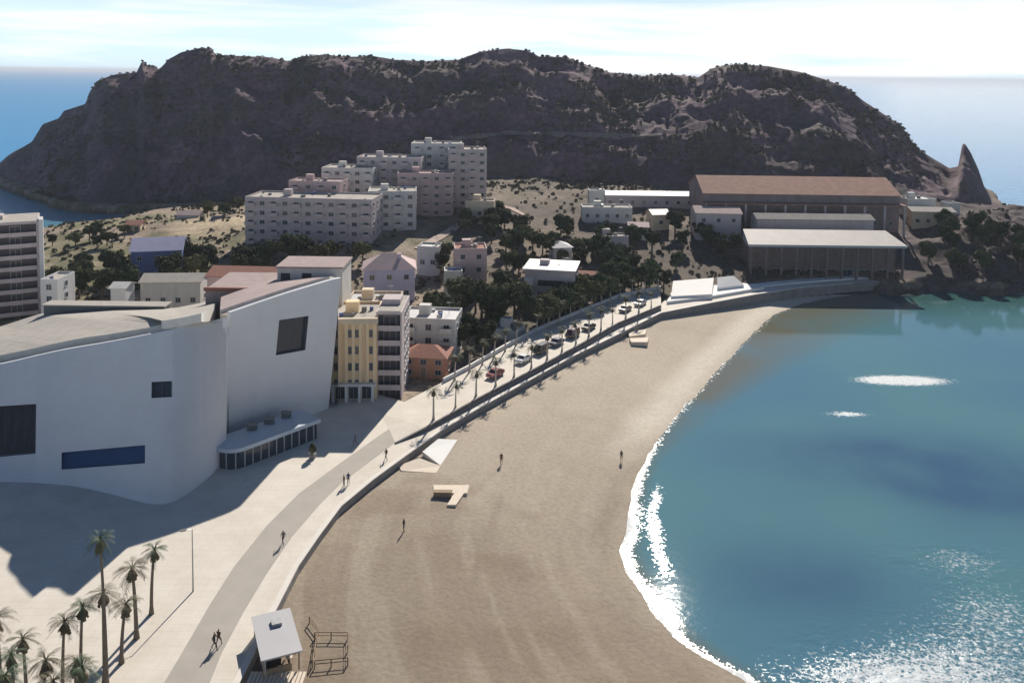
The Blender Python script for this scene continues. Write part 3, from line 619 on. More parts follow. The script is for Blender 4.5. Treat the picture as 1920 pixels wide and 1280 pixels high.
def house(name, label, cat, px0, px1, pyt, D, depth, rz=0, wm=None, rtype='flat', rm=None, fl=2, cols_=3, side=2, group=None, fh=None, balc=False, door=False, ww=1.3, rise=1.8, zb=None, eave=None, chim=False):
    wm = wm or M_white2; rm = rm or M_roofg; xm = XofPX((px0+px1)/2, D); w = (px1-px0)/FPX*D/ (abs(math.cos(rz)) if abs(rz) < 1.2 else 1)
    zz = min(zh(xm, D), zh(xm, D+depth), zh(xm-w/2, D), zh(xm+w/2, D)) if zb is None else zb
    ztop = at((px0+px1)/2, pyt, D).z; h = ztop-zz-(rise if rtype != 'flat' else 0)
    t = thing(name, label, cat, (xm, D, zz), rz, group)
    mb = MB(); mb.box(-w/2, w/2, 0, depth, -2, h, wm)
    if rtype == 'gable':
        for sx in (-1, 1): mb.face([(sx*w/2, 0, h), (sx*w/2, depth, h), (sx*w/2, depth/2, h+rise)], wm)
    if rtype == 'flat':
        pt = .22
        mb.box(-w/2, w/2, 0, pt, h, h+.6, wm); mb.box(-w/2, w/2, depth-pt, depth, h, h+.6, wm); mb.box(-w/2, -w/2+pt, pt, depth-pt, h, h+.6, wm); mb.box(w/2-pt, w/2, pt, depth-pt, h, h+.6, wm)
    mb.build('wall', parent=t)
    e = .45; rb = MB()
    if rtype == 'flat':
        rb.box(-w/2+.23, w/2-.23, .23, depth-.23, h+.003, h+.12, rm)
        for q_ in range(2+int(w/6)): xq = (random.random()-.5)*(w-2.5); yq = 1+random.random()*(depth-2.5); rb.tube([(xq, yq, h+.12), (xq, yq, h+.4+random.random()*.7)], .35+.2*random.random(), 8, random.choice((M_grey, M_metal, M_white2, M_bluew)))
        rb.tube([(w*.3, depth*.6, h+.1), (w*.3, depth*.6, h+3.0)], .045, 4, M_metal); rb.box(w*.3-.6, w*.3+.6, depth*.6-.04, depth*.6+.04, h+2.6, h+2.68, M_metal)
        if w > 6: rb.box(-w*.25, -w*.25+2.4, depth*.45, depth*.45+2, h+.12, h+2.2, wm); rb.box(w*.1, w*.1+.9, depth*.5, depth*.5+.9, h+.12, h+1.0, M_grey)
    elif rtype == 'gable':
        q = rise/(depth/2)
        for (y0, y1, z0_, z1_) in ((-e, depth/2, h-e*q, h+rise), (depth+e, depth/2, h-e*q, h+rise)):
            a = [(-w/2-e, y0, z0_+.03), (w/2+e, y0, z0_+.03), (w/2+e, y1, z1_+.03), (-w/2-e, y1, z1_+.03)]; b = [(x, y, z+.16) for x, y, z in a]
            rb.face(a, rm); rb.face(b, rm)
            for i in range(4): rb.face([a[i], a[(i+1) % 4], b[(i+1) % 4], b[i]], rm)
    else:
        k = min(w, depth)/2; x0, x1, y0, y1 = -w/2-e, w/2+e, -e, depth+e
        r0 = Vector((x0+k, (y0+y1)/2, h+rise)); r1 = Vector((x1-k, (y0+y1)/2, h+rise)); c = [Vector((x0, y0, h+.02)), Vector((x1, y0, h+.02)), Vector((x1, y1, h+.02)), Vector((x0, y1, h+.02))]
        if w < depth: r0 = Vector((0, y0+k, h+rise)); r1 = Vector((0, y1-k, h+rise)); rb.face([c[0], c[1], r0], rm); rb.face([c[1], c[2], r1, r0], rm); rb.face([c[2], c[3], r1], rm); rb.face([c[3], c[0], r0, r1], rm)
        else: rb.face([c[0], c[1], r1, r0], rm); rb.face([c[1], c[2], r1], rm); rb.face([c[2], c[3], r0, r1], rm); rb.face([c[3], c[0], r0], rm)
        rb.face(c, rm)
    ro = rb.build('roof', parent=t)
    if chim: mb = MB(); mb.box(-.4, .4, -.4, .4, 0, 1.9, wm); mb.box(-.5, .5, -.5, .5, 1.9, 2.05, rm); mb.build('chimney', parent=ro, loc=(w*.2, depth*.35, h+rise*.4))
    fh = fh or h/fl; rw = random.Random(int(px0*7+pyt))
    for f in range(fl):
        zc_ = h-(f+.5)*fh+.1
        if zc_ < 1.0: continue
        wh = min(1.35, fh*.55)
        for c in range(cols_):
            x = -w/2+w*(c+.5)/cols_
            if door and f == fl-1 and c == cols_//2: continue
            add_window(t, (x, 0, zc_), 0, ww, wh)
            if balc and f < fl-(1 if door else 0) and c % 2 == 0:
                mb = MB(); b0 = -1.2; mb.box(-ww*.9, ww*.9, b0, -.02, -.12, 0, M_white); mb.box(-ww*.9, ww*.9, b0-.08, b0, -.1, .95, wm); mb.box(-ww*.9-.06, -ww*.9, b0, -.02, 0, .95, wm); mb.box(ww*.9, ww*.9+.06, b0, -.02, 0, .95, wm)
                mb.build('balcony', parent=t, loc=(x, 0, zc_-wh/2-.1))
        for s in ((-1, 1) if side else ()):
            for c in range(side): add_window(t, (s*w/2, depth*(c+.5)/side, zc_), s*math.pi/2, ww, wh)
    if door: add_door(t, (-w/2+w*(cols_//2+.5)/cols_, 0, 0 if zb is not None else max(0, zh(xm, D)-zz)), 0)
    return t, w, h
def loggia(name, label, px0, px1, pyt, D, depth, fh, spans, wm, rz=0, zb=2.4, fin=None, group=None, nf=None):
    xm = XofPX((px0+px1)/2, D); w = (px1-px0)/FPX*D; ztop = at((px0+px1)/2, pyt, D).z; h = ztop-zb; nf = nf or int(h/fh)
    t = thing(name, label, 'apartment block', (xm, D, zb), rz, group); mb = MB(); dp = 1.5
    mb.box(-w/2, w/2, dp, depth, -1, h, wm)
    xs = [-w/2]
    for a, b in spans: xs += [-w/2+a*w, -w/2+b*w]
    xs.append(w/2)
    for i in range(0, len(xs), 2):
        if xs[i+1]-xs[i] > .05: mb.box(xs[i], xs[i+1], 0, dp-.003, -1, h, wm)
    mb.box(-w/2, w/2, 0, depth, h+.003, h+.5, wm); mb.build('wall', parent=t)
    mb = MB(); mb.box(-w/2+.3, w/2-.3, .3, depth-.3, h+.5, h+.62, M_roofg); mb.box(-2, 1.5, depth*.4, depth*.4+4, h+.62, h+1.6, wm); mb.build('roof', parent=t)
    for a, b in spans:
        x0, x1 = -w/2+a*w, -w/2+b*w
        for f in range(nf):
            z = h-(f+1)*fh
            mb = MB(); mb.box(x0+.003, x1-.003, -.35, dp-.02, z-.14, z+.02, wm); mb.box(x0+.003, x1-.003, -.35, -.22, z+.02, z+.85, wm); mb.build('balcony', parent=t)
            add_window(t, ((x0+x1)/2, dp, z+1.15), 0, min(2.4, (x1-x0)*.7), 2.0)
        mb = MB(); mb.box(x0, x1, dp-.03, dp-.01, -1, h-.02, mat('loggia_shade_paint', (.10,.09,.10), .8, .1, 1)); mb.build('loggia_back', parent=t)  # recess shade painted as a dark sheet over the loggia back wall
    if fin: mb = MB(); mb.box(w/2+.01, w/2+.9, -.8, depth*.3, -1, h+1.0, M_white); mb.build('end_fin', parent=t)
    for c in range(3):
        for f in range(nf): add_window(t, (w/2+.01, depth*(.4+.2*c), h-(f+.45)*fh), math.pi/2, 1.2, 1.3)
    return t, w, h
loggia('apartment_tower', 'tall white and lilac apartment tower with dark stacked loggias at the left edge', -85, 62, 424, 200, 14, 2.75, [(.02,.30),(.48,.97)], M_mauve, rz=R(28), fin=True)
#TW
house('house', 'small white stepped house right beside the foot of the lilac apartment tower', 'house', 72, 104, 528, 196, 8, 0, M_white, 'flat', fl=4, cols_=1, side=1, zb=2.4)
# beige and grey seafront blocks right of the auditorium
t, w_, h_ = house('apartment_building', 'warm beige flat roofed building with tall pilasters, touching the auditorium on its right', 'apartment block', 619, 706, 603, 153, 12, R(4), M_beige, 'flat', fl=6, cols_=0, side=0, zb=3.0)
for k in range(7):
    mb = MB(); mb.box(-.28, .28, -.45, -.003, 3.4, h_-.3, M_beige); mb.build('pilaster', parent=t, loc=(-w_/2+.35+k*(w_-.7)/6, 0, 0))
mb = MB(); mb.box(-w_/2-.2, w_/2+.2, -.7, -.003, h_-.28, h_+.75, M_cream); mb.build('cornice', parent=t)
mb = MB(); mb.box(-w_/2, w_/2, -1.4, -.004, 3.0, 3.38, M_white); mb.build('canopy', parent=t)
for k in range(4): mb = MB(); mb.box(-.25, .25, -1.3, -.85, 0, 3.0, M_white); mb.build('column', parent=t, loc=(-w_/2+.6+k*(w_-1.2)/3, 0, 0))
for k in range(3): add_window(t, (-w_/2+.6+(k+.5)*(w_-1.2)/3, 0, 1.5), 0, 1.8, 2.6)
for k in (0, 2, 3, 5):
    for f in range(4): add_window(t, (-w_/2+.35+(k+.5)*(w_-.7)/6, 0, h_-2.2-f*3.1), 0, .8, 1.5)
loggia('apartment_building', 'grey apartment block with stacked dark balconies beside the beige pilastered building', 705, 754, 590, 155, 12, 2.8, [(.06,.94)], M_mauve, zb=3.0, nf=6)
house('apartment_building', 'cream flat roofed block with a white roof slab behind the beige building', 'apartment block', 645, 745, 574, 170, 10, 0, M_cream, 'flat', M_wroof, fl=6, cols_=4, side=2, zb=2.6)
house('house', 'white roofed pale house behind the terracotta house at the road start', 'house', 752, 856, 602, 176, 9, R(-6), M_white2, 'flat', M_wroof, fl=3, cols_=3, side=2, zb=2.6, balc=True)
house('house', 'terracotta coloured house with orange walls at the start of the raised road', 'house', 752, 838, 655, 166, 7, R(-6), M_terra, 'hip', M_tile, fl=2, cols_=3, side=1, zb=2.6, door=True, rise=1.6)
house('house', 'lavender house with a pink hip roof among dark trees', 'house', 682, 778, 482, 212, 10, R(8), M_lav, 'hip', M_pink, fl=2, cols_=3, side=2, rise=3.2, chim=True)
house('tower_house', 'narrow pink tower house with pale corner above the dark trees', 'house', 853, 914, 470, 222, 8, R(6), M_pink, 'flat', M_tile, fl=3, cols_=2, side=2)
house('house', 'tiny white annex in front of the pink tower house', 'house', 834, 868, 512, 214, 5, R(6), M_white2, 'flat', fl=1, cols_=1, side=1)
t, w_, h_ = house('house', 'modern white villa with a flat white roof and dark ribbon window', 'house', 985, 1078, 512, 214, 11, R(-10), M_mauve, 'flat', M_wroof, fl=3, cols_=0, side=2)
mb = MB(); mb.box(-w_/2-.5, w_/2+.5, -.8, 11.4, h_+.62, h_+1.0, M_wroof); mb.build('roof_slab', parent=t)
mb = MB(); mb.box(-w_/2, -w_/2+2.2, -.9, -.003, -2, h_-1.2, M_white); mb.build('wall_pier', parent=t)
for f in range(2):
    mb = MB(); mb.box(-2.9, 3.9, -.08, .03, h_-3.4-f*3.1, h_-1.9-f*3.1, M_dark); mb.box(-3, 4, -.3, .02, h_-3.55-f*3.1, h_-3.41-f*3.1, M_white); mb.build('window', parent=t)
house('house', 'low peach house with a brown tiled roof right of the white villa', 'house', 1078, 1136, 516, 226, 9, R(-12), M_cream, 'gable', M_tile, fl=2, cols_=3, side=1, rise=1.3)
t, _, _ = house('house', 'blue walled house with a pale lavender pitched roof among left trees', 'house', 248, 336, 452, 232, 10, R(14), M_bluew, 'gable', M_lav, fl=2, cols_=3, side=1, rise=2.6)
house('house', 'small white cottage in front of the dark trees behind the auditorium roof', 'house', 204, 232, 534, 198, 5, 0, M_white, 'gable', M_white2, fl=1, cols_=1, side=1, rise=.8, zb=2.4)
house('house', 'low long grey outbuilding right of the small white cottage', 'house', 262, 372, 520, 205, 8, R(5), M_white2, 'gable', M_roofg, fl=1, cols_=4, side=1, rise=1.2, zb=2.4)
house('house', 'long low house with a pink roof behind the auditorium roof', 'house', 385, 512, 508, 196, 9, R(-3), M_pink, 'gable', M_tile, fl=2, cols_=5, side=1, rise=1.4, zb=2.6)
# hillside apartment complex
grp = 'pale apartment blocks stepping up the hillside'
cx = [('wide lavender grey block lowest of the hillside apartments, long balconies',455,700,375,258,14,R(-5),M_mauve,6,11,3),
 ('pink roofed penthouse storey set on the lowest lavender grey hillside block',540,640,343,274,9,R(-5),M_pink,5,4,1),
 ('pale grey hillside block directly right of the wide lavender grey one',690,780,362,272,12,R(6),M_white2,6,4,2),
 ('cream topped long block on the left end of the upper hillside row',602,700,318,292,12,R(-4),M_white2,5,5,2),
 ('grey block with square openings in the middle of the upper hillside row',668,790,298,300,12,R(-3),M_mauve,6,6,2),
 ('highest hillside block carrying a lift tower on its roof',770,862,272,312,12,0,M_white2,7,4,2),
 ('tall right end block of the hillside row with a pinkish front',840,912,283,304,13,R(6),M_mauve,7,4,3),
 ('dull pink lower wing in front of the tall hillside blocks',745,850,328,290,9,R(4),M_pink,5,5,2)]
for lab, x0, x1, yt, D, dp, rz, m_, fl, nc, sd_ in cx:
    house('apartment_building', lab, 'apartment block', x0, x1, yt, D, dp, rz, m_, 'flat', M_roofp if m_ is M_pink else M_roofg, fl=fl, fh=2.9, cols_=nc, side=sd_, group=grp, balc=True, ww=1.6)
# right side: brown roofed factory, white roofed hall, sheds
t, w_, h_ = house('factory_building', 'huge old factory with a long faded brown roof on the right slope', 'factory', 1318, 1686, 340, 286, 26, R(-1), mat('dull_factory_render', (.27,.21,.21), .9, .15, .4, stain=.4), 'gable', M_brown, fl=2, cols_=12, side=2, rise=4.5)
mb = MB(); mb.box(-w_/2-.6, w_/2+.6, -4.5, -.01, h_-3.0, h_-2.7, M_brown); mb.build('lean_to_roof', parent=t)
for k in range(11): mb = MB(); mb.box(-.3, .3, -4.4, -3.8, -3, h_-3.0, M_mauve); mb.build('buttress', parent=t, loc=(-w_/2+k*w_/10, 0, 0))
house('warehouse', 'mauve gabled wing at the left end of the brown roofed factory', 'warehouse', 1306, 1390, 392, 276, 12, R(-3), M_mauve, 'gable', M_roofp, fl=2, cols_=3, side=2, rise=1.5)
house('warehouse', 'low stone annex between the brown roofed factory and the white roofed hall', 'warehouse', 1420, 1640, 405, 272, 8, 0, M_mauve, 'gable', M_grey, fl=1, cols_=7, side=1, rise=1.2)
t = thing('market_hall', 'long open fronted hall with a bright white roof above the water', 'hall', (XofPX(1555, 250), 250, zh(XofPX(1555, 250), 250)))
wz = t.location.z; hx = (1706-1404)/2/FPX*250; ztop = at(1555, 460, 250).z-wz; zr_ = at(1555, 431, 262).z-wz
mb = MB(); mb.face([(-hx, 0, ztop), (hx, 0, ztop), (hx-1.5, 12, zr_), (-hx+1.5, 12, zr_)], mat('cream_sheet_roof', (.42,.385,.36), .7, .1, .3)); mb.face([(-hx, 0, ztop-.7), (hx, 0, ztop-.7), (hx, 0, ztop), (-hx, 0, ztop)], M_wroof)
mb.face([(-hx, 0, ztop-.7), (hx, 0, ztop-.7), (hx-1.5, 12, ztop-.7), (-hx+1.5, 12, ztop-.7)], M_wroof)
for s in (-1, 1): mb.face([(s*hx, 0, ztop-.7), (s*hx, 0, ztop), (s*(hx-1.5), 12, zr_), (s*(hx-1.5), 12, ztop-.7)], M_wroof)
mb.build('roof', parent=t)
mb = MB(); mb.box(-hx+1.5, hx-1.5, 5, 11.5, -4, ztop-.71, mat('brown_stone_wall', (.19,.15,.14), .9, .2, .8)); mb.build('wall', parent=t)
mb = MB(); mb.box(-hx-.5, hx+.5, -1.0, 5, -4, .6, MATS['brown_stone_wall']); mb.build('plinth', parent=t)
for k in range(11): mb = MB(); mb.box(-.3, .3, -.3, .3, .6, ztop-.72, MATS['brown_stone_wall']); mb.build('column', parent=t, loc=(-hx+1+k*(2*hx-2)/10, .6, 0))
for k in range(8): add_window(t, (-hx+5+k*(2*hx-10)/7, 5, 3.4), 0, 3.4, 2.6)
house('shed', 'very long low shed with a pale roof on the upper slope left of the factory', 'shed', 1132, 1304, 362, 312, 9, 0, M_mauve, 'gable', mat('pale_blue_grey_roof', (.38,.42,.47), .6, .08, .5), fl=1, cols_=8, side=1, rise=1.0)
house('shed', 'small square hut at the left end of the very long shed', 'shed', 1104, 1134, 360, 312, 6, 0, M_white2, 'flat', fl=1, cols_=1, side=1)
house('house', 'pale terrace house with a flat roof halfway up the slope below the long shed', 'house', 1092, 1186, 392, 292, 8, 0, M_white2, 'flat', fl=1, cols_=5, side=1)
house('house', 'small cream house with a bright gable between the shed and the factory', 'house', 1224, 1256, 396, 286, 7, R(10), M_cream, 'gable', M_wroof, fl=1, cols_=1, side=1, rise=1.2)
house('house', 'tiny salmon roofed house in the middle of the slope', 'house', 1180, 1216, 420, 276, 6, R(-5), M_white2, 'gable', M_pink, fl=1, cols_=2, side=1, rise=1.0)
house('house', 'low grey row house along the lower slope terrace', 'house', 1116, 1180, 446, 262, 6, 0, M_mauve, 'flat', fl=1, cols_=4, side=1)
house('house', 'small white domed roof hut among the olive trees on the slope', 'house', 1040, 1074, 456, 246, 6, R(12), M_white2, 'hip', M_wroof, fl=1, cols_=2, side=1, rise=1.3)
house('house', 'pale flat house near the pinnacle at the right end of the factory', 'house', 1700, 1756, 376, 300, 9, R(5), M_white2, 'flat', M_wroof, fl=1, cols_=3, side=1)
house('house', 'cream walled house with a lean roof below the pinnacle', 'house', 1712, 1790, 392, 290, 8, R(-4), M_cream, 'gable', M_roofg, fl=1, cols_=4, side=1, rise=1.0)
house('house', 'tiny pale hut standing closest to the pinnacle', 'house', 1776, 1800, 384, 305, 5, 0, M_white2, 'flat', fl=1, cols_=1, side=0)
house('house', 'pale flat roofed house beside the pink dirt path', 'house', 782, 822, 466, 232, 6, R(-8), M_white2, 'flat', M_wroof, fl=1, cols_=2, side=1)
house('house', 'low long cream house facing the curved pale path below the tall blocks', 'house', 872, 926, 380, 282, 6, R(-4), M_cream, 'flat', M_roofp, fl=1, cols_=3, side=1)
house('house', 'white house by the road with a bright white flat roof under dark trees', 'house', 915, 968, 622, 190, 7, R(-25), M_white, 'flat', M_wroof, fl=1, cols_=2, side=1)
for (a, b, c, D, m_, lab) in ((236,262,416,292,M_cream,'tiny cream farmhouse on the sunlit scrubland, leftmost of three'), (330,372,398,312,M_white2,'tiny pale farmhouse on the sunlit scrubland, farthest back of three'), (396,440,408,300,M_terra,'tiny terracotta farmhouse on the sunlit scrubland nearest the lavender grey block')):
    house('farmhouse', lab, 'house', a, b, c, D, 6, R(a % 20-10), m_, 'gable', M_tile if m_ is M_cream else M_roofp, fl=1, cols_=2, side=1, rise=1.1)
# walls of the seaside rocks
for (x0, x1, y, D) in ((1800,1858,530,257.5),(1876,1915,532,257)):
    pass
# ------------------------------------------------------------------ beach furniture
t = thing('beach_kiosk', 'white roofed beach kiosk with a dark open front at the bottom of the promenade', 'kiosk', G(518, 1222, 3.0), R(24)); t.scale = (.86, .86, .66)
mb = MB(); mb.box(-2.2, 2.2, -4.2, 4.2, 2.75, 3.05, M_wroof); mb.box(-2.35, 2.35, -4.35, 4.35, 3.053, 3.15, M_wroof); mb.build('roof', parent=t)
mb = MB(); mb.box(-1.9, -1.75, -3.9, 3.9, .0, 2.74, M_white2); mb.box(-1.75, 1.0, 3.75, 3.9, 0, 2.74, M_white2); mb.box(-1.75, 1.2, -3.9, -3.75, 0, 1.1, M_wood); mb.box(1.0, 1.15, -3.2, 3.9, 0, 1.1, M_wood); mb.build('wall', parent=t)
mb = MB(); mb.box(.7, 1.45, -3.0, 3.7, 1.1, 1.18, M_deck); mb.build('counter', parent=t)
for sx in (-1, 1):
    for y in (-4, -1.3, 1.3, 4): mb = MB(); mb.box(-.08, .08, -.08, .08, 0, 2.75, M_wood); mb.build('post', parent=t, loc=(sx*2.0, y, 0))
mb = MB(); mb.box(-1.6, .2, -2.5, 2.5, .0, 1.5, M_dark); mb.build('interior_shade_block', parent=t)  # near-black block whose colour stands for the shade inside the open kiosk
mb = MB(); mb.box(-.6, .6, -.6, .6, 3.15, 3.6, M_metal); mb.build('roof_vent', parent=t, loc=(.3, 1.8, 0))
def rail(name, pts, label, h=.8, step=1.6):
    pts = [Vector(p) for p in pts]; t = thing(name, label, 'railing', pts[0]); mb = MB()
    for zz in (h, h*.55): mb.tube([p-pts[0]+Vector((0, 0, zz)) for p in pts], .05, 5, M_wood)
    mb.build('rail', parent=t)
    for i in range(len(pts)-1):
        n_ = max(1, int((pts[i+1]-pts[i]).length/step))
        for k in range(n_+(i == len(pts)-2)):
            mb = MB(); mb.box(-.06, .06, -.06, .06, -.4, h, M_wood); mb.build('post', parent=t, loc=pts[i].lerp(pts[i+1], k/n_)-pts[0])
def GS(px, py): p = G(px, py, 2.0); z = zh(p.x, p.y); p = G(px, py, z); return Vector((p.x, p.y, zh(p.x, p.y)))
rail('wooden_railing', [GS(590,1198), GS(652,1198), GS(652,1246), GS(590,1252)], 'brown wooden railing round the sand yard beside the kiosk')
rail('wooden_railing', [GS(580,1168), GS(596,1190), GS(586,1250)], 'short brown railing behind the dark side of the kiosk')
mb = MB()
for k in range(14): p = G(466+k*7.6, 1272, 3.0); mb.box(p.x, p.x+.30, p.y-.9, p.y+.9, 3.0, 3.12, M_deck)
tag(mb.build('boardwalk'), 'pale boarded deck in front of the kiosk at the bottom edge', 'deck')
def ramp_slab(name, label, corners, zs, m, cat):
    P_ = [G(x, y, z) for (x, y), z in zip(corners, zs)]; mb = MB(); mb.prism([(p.x, p.y) for p in P_], [z-.9 for z in zs], zs, m); return tag(mb.build(name), label, cat)
ramp_slab('beach_ramp', 'bright white concrete ramp from the promenade down to the sand', [(792,846),(822,822),(858,824),(826,872)], [2.75,2.8,2.15,1.95], M_plazaw, 'ramp')
ramp_slab('beach_landing', 'pale landing slab at the foot of the white beach ramp', [(748,872),(786,858),(826,873),(818,886),(752,882)], [2.3,2.5,2.05,2.0,2.1], M_deck, 'slab')
mb = MB()
for q in ([(812,907),(880,907),(876,922),(814,922)], [(852,922),(870,922),(855,944),(838,944)]):
    P_ = [G(x, y, 2.25) for x, y in q]; mb.prism([(p.x, p.y) for p in P_], 1.7, 2.12, M_deck)
t = tag(mb.build('shower_platform'), 'cream boarded shower platform with a short walkway lying on the sand', 'platform')
p = G(830, 926, 2.25); mb = MB(); mb.box(-1.3, 1.3, -.35, .35, -.3, .55, M_wood); mb.box(-1.4, 1.4, -.45, .45, .55, .62, M_wood)  # brown block added in place of a small shade spot beside the platform
tag(mb.build('shade_spot_block', loc=(p.x, p.y, 2.1)), 'added low brown block for the dark shade spot in front of the cream shower platform', 'block')
for q, lab in (([(1178,622),(1212,617),(1210,626),(1180,630)], 'farther of two small pale slabs on the sand below the raised road'), ([(1180,634),(1216,632),(1214,641),(1184,641)], 'nearer of two small pale slabs on the sand below the raised road')):
    P_ = [G(x, y, 2.3) for x, y in q]; mb = MB(); mb.prism([(p.x, p.y) for p in P_], 1.4, 2.3, M_deck); tag(mb.build('concrete_slab'), lab, 'slab')
# lamp posts
def lamp(loc, h, label, group=None, m=None, arm=1.0, rz=0):
    t = thing('street_lamp', label, 'lamp post', loc, rz, group); m = m or M_metal
    mb = MB(); mb.tube([(0,0,0),(0,0,.6),(0,0,h)], [.11,.09,.05], 8, m); mb.build('pole', parent=t)
    mb = MB(); mb.tube([(0,0,h-.1),(arm*.5,0,h+.12),(arm,0,h+.1)], .04, 6, m); mb.build('arm', parent=t)
    mb = MB(); mb.box(arm-.35, arm+.35, -.16, .16, h+.0, h+.12, M_grey); mb.build('lamp_head', parent=t); return t
lamp(G(362, 1108, 3), 7.4, 'tall thin grey street lamp standing alone on the promenade by the shadow', rz=R(200))
# ------------------------------------------------------------------ cars
def car_mesh(loc, rz, label, paint, van=False, group=None):
    t = thing('parked_car', label, 'car', loc, rz, group); L_, W_, H_ = 4.2, 1.75, 1.45
    prof = [(-2.1,.35),(-2.1,.75),(-1.95,.88),(-1.1,.95),(-.55,1.42),(.75,1.45),(1.55,1.0),(2.0,.95),(2.1,.7),(2.1,.35)]
    if van: prof = [(-2.1,.35),(-2.1,.85),(-1.9,1.0),(-1.3,1.75),(-.9,1.9),(2.0,1.9),(2.1,1.7),(2.1,.35)]
    mb = MB(); n = len(prof)
    sec = [[(x, -W_/2*(1 if z < 1 else .84), z) for x, z in prof], [(x, W_/2*(1 if z < 1 else .84), z) for x, z in prof]]
    mb.face(sec[0], paint); mb.face(sec[1], paint)
    for i in range(n): j = (i+1) % n; mb.face([sec[0][i], sec[0][j], sec[1][j], sec[1][i]], paint)
    mb.build('body', parent=t)
    zt = 1.75 if van else 1.36
    for nm, q in (('windscreen', [(-1.06,1.0),(-.6,zt)] if not van else [(-1.75,1.1),(-1.3,1.68)]), ('rear_window', [(1.5,1.05),(.82,1.38)] if not van else [(2.12,1.1),(2.1,1.6)])):
        (xa, za), (xb, zb) = q; s = .03 if xb > xa else -.03; mb = MB(); off = -.03 if nm == 'windscreen' else .04
        mb.face([(xa+off, -.68, za+.03), (xa+off, .68, za+.03), (xb+off, .6, zb+.03), (xb+off, -.6, zb+.03)], M_glass); mb.build(nm, parent=t)
    for s in (-1, 1):
        mb = MB(); y = s*(W_/2*.93); y2 = s*(W_/2*.85)
        mb.face([(-.9, y, 1.0), (1.3, y, 1.0), (.7, y2, 1.36), (-.5, y2, 1.36)], M_glass); mb.build('side_window', parent=t)
        for x in (-1.35, 1.3):
            mb = MB(); mb.tube([(0, -.11, 0), (0, .11, 0)], .33, 12, M_tyre); w_o = mb.build('wheel', parent=t, loc=(x, s*(W_/2-.08), .33))
            mb = MB(); mb.tube([(0, -.12, 0), (0, .12, 0)], .17, 8, M_metal); mb.build('rim', parent=w_o)
        mb = MB(); mb.box(-2.13, -2.08, s*.6-.17, s*.6+.17, .62, .78, M_frame); mb.build('headlight', parent=t)
    return t
paints = {k: mat('car_paint_'+k, c, .25, .02, 1) for k, c in dict(black=(.015,.015,.02), purple=(.07,.03,.05), navy=(.02,.03,.09), silver=(.45,.46,.47), white=(.75,.75,.75), red=(.25,.03,.03), grey=(.12,.12,.13)).items()}
cars = [(1208,573,'silver',0,'silver hatchback parked at the far end of the raised road'), (1180,584,'grey',0,'grey car second from the far end of the raised road'),
 (1112,618,'black',0,'black car parked on the raised road just beyond the purple van'), (1082,632,'purple',1,'dark purple van parked on the raised beach road'),
 (1052,647,'navy',0,'navy blue car parked right in front of the purple van'), (1023,662,'black',1,'black van parked in the middle of the raised road'),
 (990,679,'white',0,'white car parked on the raised road in front of the black van'), (938,706,'red',0,'dark red car parked alone on the near half of the raised road')]
for x, y, pc, v, lab in cars:
    p = G(x, y, 4.0); p2 = G(x+10, y-5.4, 4.0); a = math.atan2(p2.y-p.y, p2.x-p.x); car_mesh(Vector((p.x-1.0, p.y+.3, 4.02)), a, lab, paints[pc], v, 'cars parked on the raised beach road')
